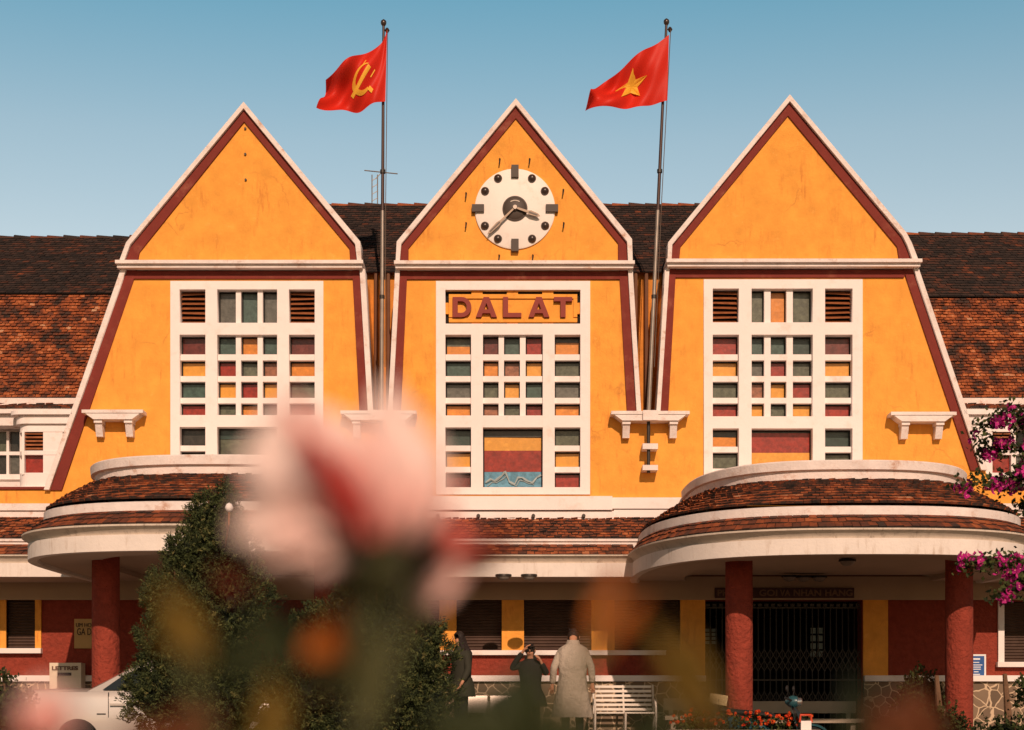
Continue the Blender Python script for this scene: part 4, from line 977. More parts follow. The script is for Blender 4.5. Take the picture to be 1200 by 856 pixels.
# ------------------------------------------------------------------ car
def car():
    Yc = -6.0; GZ = -.25; k = S0*D0/(D0+Yc)
    X = lambda x: (91-600)/k+(2.62-x)     # x=0 front axle, x=2.62 rear axle: the car points right
    e = empty('parked_car', (X(1.3), Yc+.85, GZ), 'silver saloon car parked in front of the left canopy, half hidden by the shrub', 'car')
    PAINT = M('silver_car_paint', (.62,.57,.52), .28, metal=.35, coat=.8, spec=.5); GLS = M('car_glass', (.02,.024,.026), .06, spec=.8); BLKP = M('black_trim', (.02,.02,.02), .5); TYR = M('tyre', (.02,.019,.018), .85)
    y0, y1 = Yc, Yc+1.72
    # lower body stations: x, z of sill, z of shoulder, half width factor
    st = [(-.88,.30,.52,.62),(-.84,.22,.66,.80),(-.72,.20,.75,.91),(-.45,.18,.82,.97),(0,.18,.90,1),(.45,.18,.965,1),(.9,.18,.98,1),(1.6,.18,.99,1),(2.4,.18,1.0,1),(3.0,.18,1.0,.99),(3.35,.20,.98,.94),(3.58,.26,.92,.84),(3.64,.36,.80,.72)]
    ym = (y0+y1)/2; hw = (y1-y0)/2
    b = MB(); rings = []
    for x, zs, zh, wf in st:
        w_ = hw*wf; prof = [(-w_*.94,zs),(-w_,zs+.10),(-w_*1.0,(zs+zh)/2),(-w_*.985,zh-.12),(-w_*.93,zh-.035),(-w_*.80,zh),(-w_*.4,zh+.025),(0,zh+.03),(w_*.4,zh+.025),(w_*.80,zh),(w_*.93,zh-.035),(w_*.985,zh-.12),(w_,(zs+zh)/2),(w_,zs+.10),(w_*.94,zs)]
        rings.append([Vector((X(x), ym+p, GZ+z)) for p, z in prof])
    b.loft(rings, closed=True)
    for r in (rings[0], rings[-1]): b.add([tuple(p) for p in r], [tuple(range(len(r)))])
    bo = b.build('body', PAINT, e, smooth=True)
    # wheel arches cut
    for wx in (0, 2.62):
        for ys in (y0-.1, y1-.3):
            cb = MB(); cb.lathe((X(wx), ys, GZ+.31), [(.355,0),(.355,.4)], 40, 'y'); c = cb.build('cut', PAINT)
            md = bo.modifiers.new('b', 'BOOLEAN'); md.object = c; md.operation = 'DIFFERENCE'; md.solver = 'EXACT'
            dg = bpy.context.evaluated_depsgraph_get(); nm = bpy.data.meshes.new_from_object(bo.evaluated_get(dg)); bo.modifiers.clear(); old = bo.data; bo.data = nm; bpy.data.objects.remove(c)
    # cabin
    cab = [(.42,.955,.0),(.62,1.06,.3),(1.02,1.29,.75),(1.25,1.38,.9),(1.5,1.43,1),(1.75,1.39,.95),(2.0,1.29,.8),(2.3,1.12,.45),(2.52,1.0,0)]
    b = MB(); rg = []
    for x, z, f in cab:
        wt = hw*(.90-.17*f); zb = .95 if z > .95 else z; rg.append([Vector((X(x), ym+p, GZ+q)) for p, q in ((-hw*.93,.94),(-wt,z-.03),(-wt*.85,z),(wt*.85,z),(wt,z-.03),(hw*.93,.94))])
    b.loft(rg); b.build('roof', PAINT, e, smooth=True)
    wn = MB()
    def side(loop, m=0):
        pts = []
        for x, z in loop:
            t = (z-.94)/.45; pts.append((X(x), ym-hw*(.935-.16*t)-.012, GZ+z))
        wn.add(pts, [tuple(range(len(pts)))])
    side([(.62,1.0),(.80,1.0),(.80,1.11)]); side([(.84,.995),(1.62,.995),(1.62,1.345),(1.28,1.345),(1.0,1.235)]); side([(1.68,.995),(2.30,.995),(2.05,1.18),(1.85,1.28),(1.68,1.33)])
    wn.build('side_window', GLS, e, fix=False)
    wn = MB(); wn.add([(X(.50),ym-.66,GZ+1.005),(X(.50),ym+.66,GZ+1.005),(X(1.12),ym+.55,GZ+1.33),(X(1.12),ym-.55,GZ+1.33)], [(0,1,2,3)]); o = wn.build('windscreen', GLS, e, fix=False); o.location.z = .02
    for x0_, x1_, z0_, z1_ in ((.585,.592,.30,.95),(1.645,1.652,.30,.98),(2.20,2.208,.62,.96)):
        g = MB(); g.box(X(x1_), X(x0_), y0-.004, y0+.02, GZ+z0_, GZ+z1_); g.build('door_gap', BLKP, e)
    for x in (1.38, 1.98): g = MB(); g.box(X(x+.2), X(x), y0-.03, y0+.01, GZ+.78, GZ+.81); g.build('door_handle', PAINT, e)
    g = MB(); g.lathe((X(.80), y0-.10, GZ+1.02), [(.02,-.08),(.07,-.06),(.08,0),(.06,.05),(.02,.06)], 14, 'x'); g.build('mirror', PAINT, e, smooth=True)
    g = MB(); g.box(X(2.36), X(2.24), y0-.006, y0+.01, GZ+.66, GZ+.675); g.build('badge', BLKP, e)
    for yy in (y0+.18, y1-.18):
        g = MB(); g.lathe((X(-.80), yy, GZ+.62), [(.02,-.06),(.09,-.03),(.12,.06)], 16, 'x'); g.build('headlight', M('headlamp', (.6,.6,.58), .1, spec=.8), e, smooth=True)
    g = MB(); g.box(X(-.86), X(-.875), ym-.4, ym+.4, GZ+.42, GZ+.54); g.build('grille', BLKP, e)
    for wx in (0, 2.62):
        for ys, sg_ in ((y0+.10, -1), (y1-.10, 1)):
            w_ = MB(); w_.lathe((X(wx), ys, GZ+.31), [(.19,-.10),(.29,-.10),(.31,-.07),(.31,.07),(.29,.10),(.19,.10)], 36, 'y'); wo = w_.build('wheel', TYR, e, smooth=True)
            w_ = MB(); w_.lathe((X(wx), ys+sg_*.06, GZ+.31), [(.03,0),(.19,.0),(.205,.02*-sg_)], 30, 'y')
            for q in range(7): a_ = q*2*math.pi/7; w_.tube([(X(wx)+.04*math.cos(a_), ys+sg_*.085, GZ+.31+.04*math.sin(a_)), (X(wx)+.18*math.cos(a_), ys+sg_*.075, GZ+.31+.18*math.sin(a_))], .018, 6)
            w_.build('rim', M('alloy_rim', (.45,.42,.38), .3, metal=.7), wo)
            w_ = MB(); w_.lathe((X(wx), ym+sg_*.3, GZ+.31), [(.345,-.05),(.345,.05)], 24, 'y')
    attach(e)
    for ch in e.children:
        for g in ch.children: pass
car()

# ------------------------------------------------------------------ scooter, planter, flowers
def scooter():
    Y = -5.3; GZ = -.25; x0 = PX(957, Y)    # front wheel centre
    e = empty('scooter', (x0-.6, Y, GZ), 'teal motor scooter parked behind the red flower bed', 'scooter')
    TEAL = M('teal_fairing', (.018,.075,.09), .3, coat=.6, spec=.5); BL = M('scooter_black', (.02,.02,.02), .5); CH = M('chrome', (.6,.58,.55), .2, metal=.9); TY = M('scooter_tyre', (.02,.02,.02), .85)
    for dx in (0, -1.22):
        b = MB(); b.lathe((x0+dx, Y, GZ+.28), [(.20,-.04),(.26,-.045),(.28,0),(.26,.045),(.20,.04)], 32, 'y'); w_ = b.build('wheel', TY, e, smooth=True)
        b = MB(); b.lathe((x0+dx, Y, GZ+.28), [(.185,-.02),(.205,-.02),(.205,.02),(.185,.02),(.185,-.02)], 28, 'y')
        for q in range(10): a_ = q*.628; b.tube([(x0+dx, Y, GZ+.28), (x0+dx+.19*math.cos(a_), Y, GZ+.28+.19*math.sin(a_))], .006, 4)
        b.build('rim', CH, w_)
    b = MB(); rg = []
    for k in range(11):
        a_ = R(15+125*k/10); rg.append([Vector((x0+.31*math.cos(a_), Y+yy, GZ+.28+.31*math.sin(a_)+(.0 if abs(yy) < .05 else -.03))) for yy in (-.065,-.03,.03,.065)])
    b.loft(rg); b.build('front_fender', TEAL, e, smooth=True)
    b = MB(); b.tube([(x0, Y-.06, GZ+.28), (x0-.13, Y-.06, GZ+.62)], .02, 8); b.tube([(x0, Y+.06, GZ+.28), (x0-.13, Y+.06, GZ+.62)], .02, 8); b.build('fork', CH, e)
    b = MB(); b.loft([[Vector((x0+dx, Y+wy*q, GZ+z)) for q in (-1,-.5,0,.5,1)] for dx, z, wy in ((-.13,.50,.12),(-.16,.62,.18),(-.22,.76,.17),(-.28,.88,.12))])
    b.loft([[Vector((x0+dx-.06, Y+wy*q, GZ+z)) for q in (-1,-.5,0,.5,1)] for dx, z, wy in ((-.13,.30,.13),(-.17,.60,.19),(-.25,.85,.12))]); b.build('leg_shield', TEAL, e, smooth=True)
    b = MB(); b.lathe((x0-.30, Y, GZ+.93), [(.03,-.12),(.085,-.06),(.10,0),(.08,.07),(.02,.10)], 16, 'x'); b.build('handlebar_cowl', TEAL, e, smooth=True)
    b = MB(); b.lathe((x0-.20, Y, GZ+.93), [(.065,-.02),(.06,.03),(.02,.045)], 16, 'x'); b.build('headlight', CH, e, smooth=True)
    b = MB(); b.tube([(x0-.36, Y-.34, GZ+.99), (x0-.32, Y-.15, GZ+.96), (x0-.30, Y, GZ+.94), (x0-.32, Y+.15, GZ+.96), (x0-.36, Y+.34, GZ+.99)], .018, 8); b.build('handlebar', BL, e)
    for s in (-1, 1):
        b = MB(); b.tube([(x0-.33, Y+s*.2, GZ+.97), (x0-.34, Y+s*.27, GZ+1.10)], .007, 5); b.lathe((x0-.34, Y+s*.28, GZ+1.13), [(.02,-.02),(.05,-.01),(.05,.01)], 14, 'x'); b.build('mirror', BL, e)
    b = MB(); b.loft([[Vector((x0+x_, Y+wy*math.cos(a_), GZ+z+hz*math.sin(a_))) for a_ in [k*math.pi/6 for k in range(12)]] for x_, z, wy, hz in ((-.35,.36,.12,.05),(-.6,.40,.14,.10),(-.8,.50,.15,.16),(-1.2,.56,.14,.15),(-1.5,.64,.06,.06))], closed=True); b.build('rear_body', TEAL, e, smooth=True)
    b = MB(); b.loft([[Vector((x0+x_, Y+wy*math.cos(a_), GZ+z+.05*math.sin(a_))) for a_ in [k*math.pi/6 for k in range(12)]] for x_, z, wy in ((-.55,.68,.06),(-.65,.72,.12),(-1.1,.76,.13),(-1.45,.80,.08))], closed=True); b.build('seat', BL, e, smooth=True)
    attach(e); e.rotation_euler = (0, 0, -.35); e.scale = (.9, .9, .9)
scooter()
def leafquad(b, c, n, up, L, Wd, a, m=0):
    n = n.normalized(); u = (up-n*up.dot(n)).normalized(); w_ = n.cross(u)
    b.add([c-u*L*.5, c+w_*Wd*.5-u*L*.05, c+u*L*.5, c-w_*Wd*.5-u*L*.05], [(0,1,2,3)], m, a)
def rv(): 
    while True:
        v = Vector((rng.uniform(-1,1), rng.uniform(-1,1), rng.uniform(-1,1)))
        if .05 < v.length < 1: return v.normalized()
LEAF = M_attr('garden_leaf', [(0,(.012,.018,.008)),(.5,(.035,.05,.016)),(1,(.09,.11,.03))], noise_w=.2, nscale=3, bump=0, trans=.25)
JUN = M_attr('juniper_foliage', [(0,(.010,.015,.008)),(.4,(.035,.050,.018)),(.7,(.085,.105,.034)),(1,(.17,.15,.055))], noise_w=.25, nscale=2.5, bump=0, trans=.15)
BARK = M('bark', (.16,.09,.05), .9, bump=.6, bscale=30, var=.3)
def planter():
    Y = -5.0; xa, xb = PX(785, Y-.6), PX(955, Y-.6); e = empty('planter', ((xa+xb)/2, Y, -.25), 'low kerbed flower bed with orange red blooms at the foot of the pillar', 'planter')
    b = MB(); b.box(xa, xb, Y-1.0, Y-.9, -.249, .20); b.box(xa, xb, Y-.15, Y-.05, -.249, .20); b.box(xa, xa+.1, Y-.9, Y-.15, -.249, .20); b.box(xb-.1, xb, Y-.9, Y-.15, -.249, .20); b.build('kerb', M('kerb_stone', (.45,.36,.27), .85, var=.15, bump=.3), e)
    b = MB(); b.box(xa+.1, xb-.1, Y-.9, Y-.15, -.24, .14); b.build('earth', SOIL, e)
    attach(e)
    RF = M_attr('red_bloom', [(0,(.55,.03,.012)),(.6,(.75,.09,.02)),(1,(.85,.25,.05))], noise_w=.1, bump=0, trans=.3)
    ORD = ('first','second','third','fourth','fifth','sixth','seventh','eighth','ninth')
    for k in range(9):
        cx = xa+.2+(xb-xa-.4)*k/8+rng.uniform(-.05,.05); cy = Y-.5+rng.uniform(-.2,.2); hh = (.20 if k in (0,6,7,8) else .30)+rng.uniform(-.04,.08)
        if k == 4: hh -= .05
        fp = empty('flowering_plant', (cx, cy, .14), ORD[k]+' small plant with orange red blooms in the low bed, counted from the left', 'flowering plant', 'plants in the low flower bed')
        b = MB(); f = MB()
        for q in range(150):
            v = rv(); p = Vector((cx+v.x*.2*rng.random()**.4, cy+v.y*.2*rng.random()**.4, .14+hh*rng.random())); leafquad(b, p, rv(), rv(), .06, .03, rng.random())
        for q in range(rng.randint(5, 10)):
            v = rv(); p = Vector((cx+v.x*.2, cy-abs(v.y)*.2, .16+hh*rng.uniform(.4, 1.1)))
            f = MB()
            for w_ in range(11): leafquad(f, p+rv()*.014, rv(), rv(), .042, .036, rng.random())
            f.build('bloom', RF, fp, fix=False)
        b.build('foliage', LEAF, fp, fix=False); attach(fp)
planter()
tp = empty('tilted_plate', P(842, 820, -4.2), 'small tilted pale yellow plate on a stick left of the left-hand gate pillar', 'sign')
c = P(842, 820, -4.2); b = MB(); vs = [c+Vector((x*math.cos(.15)+z*math.sin(.15), y, -x*math.sin(.15)+z*math.cos(.15))) for y in (-.01,.01) for z in (-.075,.075) for x in (-.13,.13)]
b.add(vs, [(0,2,3,1),(4,5,7,6),(0,1,5,4),(2,6,7,3),(0,4,6,2),(1,3,7,5)]); b.build('plate', M('pale_yellow_plate', (.55,.42,.22), .7, var=.25, vscale=20), tp)
b = MB(); b.tube([c, Vector((c.x, c.y+.01, 0))], .012, 6); b.build('stick', IRON, tp); attach(tp)
bo_ = empty('short_post', (PX(944,-5.9), -5.85, -.25), 'short white post with a red top loop at the flower bed end', 'post')
b = MB(); x = PX(944,-5.85); b.box(x-.07, x+.07, -5.90, -5.82, -.249, PZ(845,-5.85)); b.build('post', WHT, bo_)
b = MB(); z = PZ(845,-5.85); b.tube([(x-.08,-5.86,z-.02),(x-.07,-5.86,z+.08),(x+.07,-5.86,z+.08),(x+.08,-5.86,z-.02)], .018, 8); b.build('loop', M('red_plastic', (.55,.06,.02), .5), bo_); attach(bo_)

# ------------------------------------------------------------------ shrubs
def shrub(name, label, cat, base, lobes, n, leaf, mat, group=None, trunk=True, sz=(.11,.035)):
    e = empty(name, base, label, cat, group); bz = Vector(base)
    b = MB()
    for cx, cy, cz, rx, ry, rz, sh in lobes:
        # each lobe: sprays of small scale leaves lying in its outer shell
        cnt = int(n*sh)
        for q in range(cnt):
            v = rv(); v.y = v.y if v.y < .3 else -v.y
            rr = rng.uniform(.72, 1.05)*(1+.18*math.sin(v.x*9+cz*3)*math.sin(v.z*8+cx*2)); c = Vector((cx+v.x*rx*rr, cy+v.y*ry*rr, cz+v.z*rz*rr))
            if c.z < bz.z+.02: continue
            tone = min(1, max(0, rng.gauss(.46, .20)))
            dirn = (v+Vector((0,-.1,.55))+rv()*.5).normalized()
            for w_ in range(leaf):
                pp = c+dirn*sz[0]*(w_/leaf)*1.3+rv()*sz[0]*.3
                leafquad(b, pp, rv(), (dirn+rv()*.7), sz[0]*rng.uniform(.5,1.0), sz[1]*rng.uniform(.7,1.3), min(1, max(0, tone+rng.uniform(-.12,.16))))
        # dense inner mass so that it is not see-through
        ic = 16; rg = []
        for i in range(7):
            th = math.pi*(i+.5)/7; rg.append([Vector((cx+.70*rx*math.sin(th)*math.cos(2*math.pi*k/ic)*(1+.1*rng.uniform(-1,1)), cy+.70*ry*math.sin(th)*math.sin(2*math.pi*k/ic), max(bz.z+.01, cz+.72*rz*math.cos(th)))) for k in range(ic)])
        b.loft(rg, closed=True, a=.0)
    b.build('foliage', mat, e, fix=False)
    if trunk:
        t = MB(); t.tube([bz, bz+Vector((.02,0,.6)), bz+Vector((-.03,0,1.2))], [.07,.055,.03], 8)
        for cx, cy, cz, rx, ry, rz, sh in lobes: t.tube([bz+Vector((0,0,.3)), Vector((cx,cy,cz-.1)), Vector((cx+.04, cy-ry*.7, cz+rz*.75))], [.035,.022,.01], 6)
        t.build('trunk', BARK, e)
    attach(e); return e
def lobe(px, py, w, h, Y, sh, ry=None):
    k = (D0+Y)/D0/S0; c = P(px, py, Y); return (c.x, c.y, c.z, w/2*k, (ry or w/2*k*.9), h/2*k, sh)
YS = -10.2
shrub('juniper', 'tall dark green juniper with a leaning tip in front of the left canopy', 'shrub', (PX(240,YS), YS, -.25),
  [lobe(265,600,34,64,YS,.05), lobe(243,612,46,62,YS,.07), lobe(222,650,54,56,YS,.08), lobe(265,645,80,80,YS,.12), lobe(205,700,70,80,YS,.13), lobe(262,715,120,110,YS,.2), lobe(205,760,85,90,YS,.15), lobe(192,815,90,90,YS,.16), lobe(262,815,130,140,YS,.28)],
  6500, 10, JUN, sz=(.060,.012))
YS2 = -10.8
shrub('juniper', 'broad low dark green juniper mound between the tall juniper and the people', 'shrub', (PX(430,YS2), YS2, -.25),
  [lobe(385,750,100,90,YS2,.16), lobe(440,735,110,110,YS2,.2), lobe(486,770,92,110,YS2,.2), lobe(492,830,84,100,YS2,.18), lobe(440,820,170,150,YS2,.25), lobe(360,820,130,140,YS2,.2), lobe(425,700,60,40,YS2,.08), lobe(474,712,46,44,YS2,.06)],
  6500, 10, JUN, sz=(.060,.012))
wb = empty('white_bud', P(268, 600, -10.9), 'tiny white bud on an orange stem at the top of the tall juniper', 'flower bud')
b = MB(); b.lathe(P(268.5, 595, -10.9), [(.005,-.05),(.035,-.03),(.045,0),(.03,.035),(.004,.05)], 10); b.build('petals', WHT, wb, smooth=True)
b = MB(); b.tube([P(268.5, 599, -10.9), P(268, 615, -10.85), P(264, 640, -10.5)], .010, 6); b.build('stalk', M('orange_stalk', (.30,.11,.04), .8), wb); attach(wb)
def lowshrub(px, py, w, h, Y, label, n=500, mat=None):
    shrub('leafy_bush', label, 'bush', (PX(px,Y), Y, -.25), [lobe(px, py, w, h, Y, .5), lobe(px+w*.3, py+h*.2, w*.6, h*.8, Y, .3), lobe(px-w*.3, py+h*.2, w*.6, h*.8, Y, .3)], n, 5, mat or LEAF, None, True, (.07,.035))
lowshrub(8, 830, 70, 74, -9, 'small dark bush at the left edge in front of the car nose')
lowshrub(1180, 868, 90, 56, -6.5, 'low clipped bush with tiny red flowers at the right edge below the stone plinth')
lowshrub(1078, 815, 48, 60, -2.5, 'dark leafy potted shrub left of the right pillar')
lowshrub(1100, 850, 60, 50, -5.5, 'low dark bush at the foot of the right pillar', 300)

# bougainvillea reaching in from the right
BR = M_attr('magenta_bract', [(0,(.28,.012,.16)),(.5,(.55,.022,.24)),(1,(.75,.06,.34))], noise_w=.12, nscale=8, bump=0, trans=.35)
CRM = M('cream_floret', (.8,.6,.25), .7)
def bougainvillea():
    Y = -12.0; root = Vector((PX(1290,Y), Y, -.25)); e = empty('bougainvillea', root, 'bougainvillea with magenta flowers arching in from the right edge', 'flowering shrub')
    t = MB(); lf = MB(); fl = MB(); yc = MB()
    top = Vector((PX(1290,Y), Y, PZ(520,Y))); t.tube([root, root.lerp(top,.5)+Vector((.08,0,0)), top], [.06,.05,.035], 8)
    br = [((1290,520),(1230,470),(1180,470),(1145,510)), ((1290,560),(1230,520),(1185,520),(1150,530)), ((1290,560),(1240,560),(1190,560),(1125,568)), ((1290,640),(1230,660),(1180,655),(1130,665)), ((1290,660),(1240,675),(1200,680),(1168,700)),
          ((1290,760),(1240,760),(1210,790),(1192,825)), ((1290,540),(1240,520),(1200,545),(1180,575)), ((1290,500),(1250,470),(1215,480),(1190,500)), ((1290,640),(1245,600),(1215,590),(1197,592)), ((1290,500),(1250,500),(1210,530),(1195,560)), ((1290,700),(1250,690),(1215,665),(1185,675)),((1290,760),(1250,790),(1225,800),(1205,800))]
    for bi, cp_ in enumerate(br):
        yy = Y+rng.uniform(-.25,.25); pts = []
        for k in range(13):
            s = k/12; q = [(1-s)**3, 3*s*(1-s)**2, 3*s*s*(1-s), s**3]; pts.append(P(sum(a*c[0] for a, c in zip(q, cp_)), sum(a*c[1] for a, c in zip(q, cp_)), yy))
        t.tube(pts, [.02-.0013*k for k in range(13)], 5)
        heavy = bi not in (5, 8, 11)
        for k in range(5, 13):
            p = pts[k]; nl = 48 if k < 12 else 30
            for q in range(nl):
                c = p+rv()*rng.uniform(.02,.15); leafquad(lf, c, (rv()+Vector((0,-.6,.3))), rv()+Vector((0,0,-.4)), rng.uniform(.04,.075), rng.uniform(.025,.045), rng.random())
            if heavy and rng.random() < (.9 if k > 7 else .6):
                cc_ = p+rv()*.06; fl = MB()
                for w_ in range(rng.randint(4, 9)):
                    fc = cc_+rv()*rng.uniform(.01,.10)+Vector((0,-.05,0)); ax = (rv()+Vector((0,-1.0,.2))).normalized(); tone = rng.random()
                    o1 = ax.orthogonal().normalized(); o2 = ax.cross(o1)
                    for m_ in range(3):
                        an_ = m_*2.094+rng.random()*.5; dr = (o1*math.cos(an_)+o2*math.sin(an_)+ax*.5).normalized()
                        leafquad(fl, fc+dr*.025, (ax-dr*.5), dr, .058, .046, min(1, max(0, tone+rng.uniform(-.15,.15))))
                    leafquad(fl, fc+ax*.02, ax, o1, .010, .010, .5, 1)
                fl.build('flower_cluster', [BR, CRM], e, fix=False)
    t.build('branch', BARK, e); lf.build('foliage', LEAF, e, fix=False); attach(e)
bougainvillea()

# ------------------------------------------------------------------ rose bush close to the lens
PET = M_attr('rose_petal', [(0,(.45,.012,.012)),(.28,(.70,.05,.04)),(.5,(.86,.32,.27)),(.75,(.92,.58,.53)),(1,(.94,.76,.70))], noise_w=.06, nscale=60, bump=0, trans=.22, rough=.6)
def F(px, py, d): return P(px, py, -D0+d)
def petal(par, base, tip, wpx, d, cup=.35, c0=.35, c1=.9, name='petal', mat=None, shift=0, tipw=.75, dd=0):
    b_ = Vector(F(*base, d)); t_ = Vector(F(*tip, d+dd)); w_ = wpx/(S0*D0/d)/2; ax = (t_-b_); L = ax.length; ax.normalize(); sd_ = Vector((ax.z, 0, -ax.x)); nu, nv = 12, 14
    m = MB(); g = []
    for j in range(nv+1):
        v = j/nv; prof = math.sin(math.pi*min(1, (v*.86+.06)))**tipw
        for i in range(nu+1):
            u = i/nu*2-1; p = b_+ax*L*v+sd_*u*w_*prof; p.y += -cup*L*math.sin(math.pi*v)*.5*(1-u*u)+cup*L*.35*u*u+.003*math.sin(5*u+9*v); p += ax*(-.08*L*u*u*v); g.append(p)
    for j in range(nv):
        for i in range(nu):
            v = (j+.5)/nv; u = abs((i+.5)/nu*2-1); a = c0+(c1-c0)*min(1, v*1.2)+.12*u
            k = j*(nu+1)+i; o = len(m.v)
            m.add([g[k], g[k+1], g[k+nu+2], g[k+nu+1]], [(0,1,2,3)], 0, min(1, max(0, a)))
    o = m.build(name, mat or PET, par, fix=False); o.data.polygons.foreach_set('use_smooth', [True]*len(o.data.polygons)); return o
def leafmat(n, c, tr=.35): return M(n, c, .5, var=.1, vscale=40, trans=tr)
rose = empty('rose_bush', F(430, 3500, .52)*1, 'large blurred pale pink rose with red heart on a leafy stem', 'rose bush')
rose.location = (F(430,850,.52).x, -D0+.52, -.26)
d = .52
bl = MB(); c = F(433, 645, d); bl.lathe(c, [(.002,-.02),(.012,-.012),(.014,0),(.010,.012)], 12); bloom = bl.build('bloom', leafmat('sepal_green', (.06,.06,.02)), rose, smooth=True)
for args in [((428,640),(322,476),150,d+.012,.4,.62,1.0), ((425,645),(290,560),130,d+.006,.35,.62,.98), ((420,645),(272,612),84,d-.004,.3,.62,1.0), ((420,650),(305,645),56,d-.006,.3,.6,.98),
             ((440,630),(456,446),62,d+.016,.4,.55,.98), ((445,630),(500,505),100,d+.004,.4,.55,.98), ((445,630),(478,475),80,d+.01,.3,.5,.97), ((445,635),(524,560),62,d-.006,.3,.5,.85),
             ((420,618),(332,462),32,d-.032,.25,.12,.52), ((426,624),(374,512),34,d-.036,.25,.0,.32), ((436,632),(424,505),60,d-.022,.3,.42,.80), ((412,640),(300,510),140,d-.008,.3,.68,1.0), ((425,650),(350,600),90,d-.010,.3,.7,1.0)]:
    petal(bloom, *args[:3], args[3], args[4], args[5], args[6], tipw=.5)
attachq = []
bl = MB(); c = F(500, 640, d+.03); bl.lathe(c, [(.002,-.012),(.008,-.008),(.008,.004)], 12); bud = bl.build('bud', leafmat('sepal_brown', (.12,.05,.025)), rose, smooth=True)
for tp_, w_, c0, c1 in (((505,575),50,.05,.35),((540,610),50,.1,.42),((475,600),40,.0,.25),((560,632),36,.12,.45)): petal(bud, (495,655), tp_, w_, d+.03, .3, c0, c1)
petal(rose, (470,690), (545,670), 60, d+.03, .2, .6, .85, 'petal')
stm = MB(); stm.tube([F(440,665,d), F(430,730,d), F(425,860,d+.01), Vector((rose.location.x, rose.location.y, -.26))], [.0035,.004,.0045,.006], 8)
stm.tube([F(425,860,d), F(470,740,d+.02), F(500,645,d+.03)], [.004,.003,.003], 6)
stm.tube([F(425,900,d), F(250,880,d), F(215,760,d)], [.004,.003,.002], 6); stm.tube([F(425,900,d), F(620,900,d+.02), F(700,760,d+.03), F(720,700,d+.03)], [.004,.003,.003,.002], 6)
stm.tube([F(620,900,d+.02), F(780,860,d+.03), F(800,760,d+.04)], [.003,.003,.002], 6)
stm.build('stem', leafmat('stem_green', (.07,.07,.025), .05), rose)
LO = leafmat('orange_leaf', (.60,.19,.03)); LY = leafmat('olive_yellow_leaf', (.30,.19,.035)); LG = leafmat('dark_green_leaf', (.048,.060,.022)); LB_ = leafmat('bronze_leaf', (.22,.075,.03)); LR = leafmat('maroon_leaf', (.25,.035,.015))
for base, tip, w_, dd_, mt in [
    ((510,668),(610,620),34,.04,LR), ((500,660),(585,668),30,.05,LR), ((375,800),(402,690),34,.02,LO), ((360,790),(380,720),26,.02,LO), ((370,830),(410,730),40,.03,LB_),
    ((245,780),(185,680),40,.0,LY), ((240,770),(180,735),40,.01,LY), ((285,700),(248,662),24,.06,LR),
    ((300,800),(245,745),44,.0,LG), ((330,790),(300,705),50,.02,LG), ((345,780),(330,700),40,.03,LG), ((330,860),(318,790),34,-.01,LY), ((420,800),(345,780),34,.01,LG), ((450,830),(400,770),26,.02,LY), 
    ((250,870),(200,830),60,.0,LB_), ((330,880),(290,820),60,.03,LY), ((560,870),(600,790),50,.02,LG), ((600,890),(622,770),70,.0,LG), ((520,880),(545,810),50,.01,LG), ((650,880),(680,835),40,.02,LY), ((680,880),(620,850),70,.03,LG), ((600,900),(500,840),90,.0,LG),((640,900),(700,840),70,.0,LG),
    ((470,740),(500,680),40,.06,LB_), ((690,770),(728,650),30,.03,LO), ((700,775),(762,690),22,.04,LO), ((690,720),(735,705),30,.05,LB_), ((830,860),(752,715),34,.03,LY), ((850,870),(795,720),30,.03,LY), ((850,870),(835,790),30,.04,LG),
    ((780,880),(740,830),50,.02,LG), ((200,900),(150,845),60,.02,LB_)]:
    petal(rose, base, tip, w_, d+dd_, .15, 1, 1, 'leaf', mt, tipw=1.0)
attach(rose)
r2 = empty('rose_bush', (F(50,860,.5).x, -D0+.5, -.26), 'small blurred pink rose on its own stem in the bottom left corner', 'rose bush')
for base, tip, w_, c0, c1 in (((50,870),(28,812),40,.4,.85),((55,870),(52,800),54,.4,.85),((55,872),(78,815),40,.4,.8),((52,865),(46,820),34,.1,.4),((58,868),(66,832),30,.1,.4)): petal(r2, base, tip, w_, .5, .35, c0, c1)
stm = MB(); stm.tube([F(52,868,.5), Vector((r2.location.x, r2.location.y, -.26))], [.003,.005], 8); stm.build('stem', leafmat('stem_green_small', (.07,.07,.025), .05), r2)
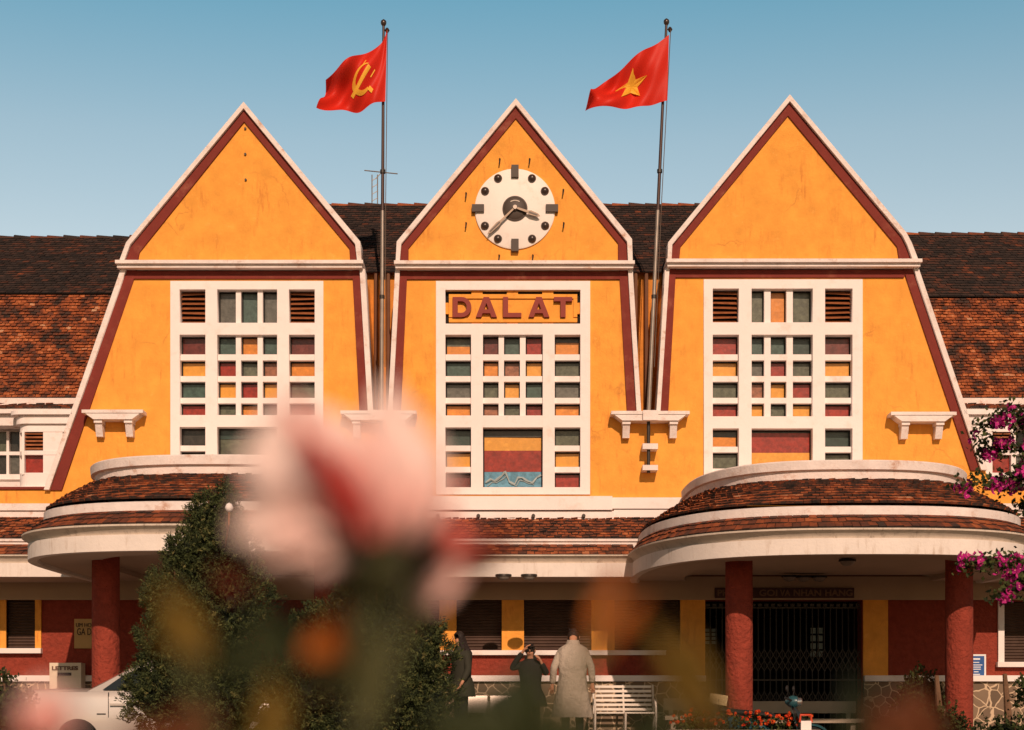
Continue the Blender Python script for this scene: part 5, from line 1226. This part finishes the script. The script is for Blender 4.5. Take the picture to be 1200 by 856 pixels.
petal(r2, (10,880), (5,840), 40, .5, .15, 1, 1, 'leaf', LB_, tipw=1.0)
attach(r2)
r3 = empty('garden_shrub', (F(1040,860,.6).x, -D0+.6, -.26), 'blurred bronze and olive leaves low on the right', 'shrub')
for base, tip, w_, mt in (((1040,890),(1030,820),60,LB_),((1060,890),(1075,800),60,LB_),((1010,880),(1000,780),26,LG),((1090,880),(1100,830),40,LB_),((1000,890),(1010,835),40,LG)): petal(r3, base, tip, w_, .6, .15, 1, 1, 'leaf', mt, tipw=1.0)
stm = MB(); stm.tube([F(1045,870,.6), Vector((r3.location.x, r3.location.y, -.26))], [.003,.005], 8); stm.build('stem', LG, r3); attach(r3)

# ------------------------------------------------------------------ separate pieces become parts of their own
def split_parts(names):
    for o in list(bpy.data.objects):
        if o.type != 'MESH' or o.name.split('.')[0] not in names: continue
        me = o.data; n = len(me.vertices); par_ = list(range(n))
        def find(a):
            while par_[a] != a: par_[a] = par_[par_[a]]; a = par_[a]
            return a
        for e_ in me.edges:
            a, b_ = find(e_.vertices[0]), find(e_.vertices[1])
            if a != b_: par_[a] = b_
        roots = {}
        for i in range(n): roots.setdefault(find(i), set()).add(i)
        if len(roots) < 2 or len(roots) > 30: continue
        for k, vs in enumerate(list(roots.values())):
            bm = bmesh.new(); bm.from_mesh(me); bmesh.ops.delete(bm, geom=[v for i, v in enumerate(bm.verts) if i not in vs], context='VERTS')
            nm = bpy.data.meshes.new(o.name.split('.')[0]); bm.to_mesh(nm); bm.free()
            for m_ in me.materials: nm.materials.append(m_)
            if k == 0: first = nm
            else:
                c = bpy.data.objects.new(o.name.split('.')[0], nm); COL.objects.link(c); c.parent = o.parent; c.matrix_parent_inverse = o.matrix_parent_inverse.copy(); c.location = o.location
        o.data = first
split_parts({'flower_cluster_x','pilaster','downpipe','window_surround','muntin','wall_hook','wall_bolt','recess_wall','stone_plinth','plinth_cap','pole_socket','fixing','ledge_cap','base_course','door_handle','fork','seat_shell','inner_window','wing_window','bracket'})
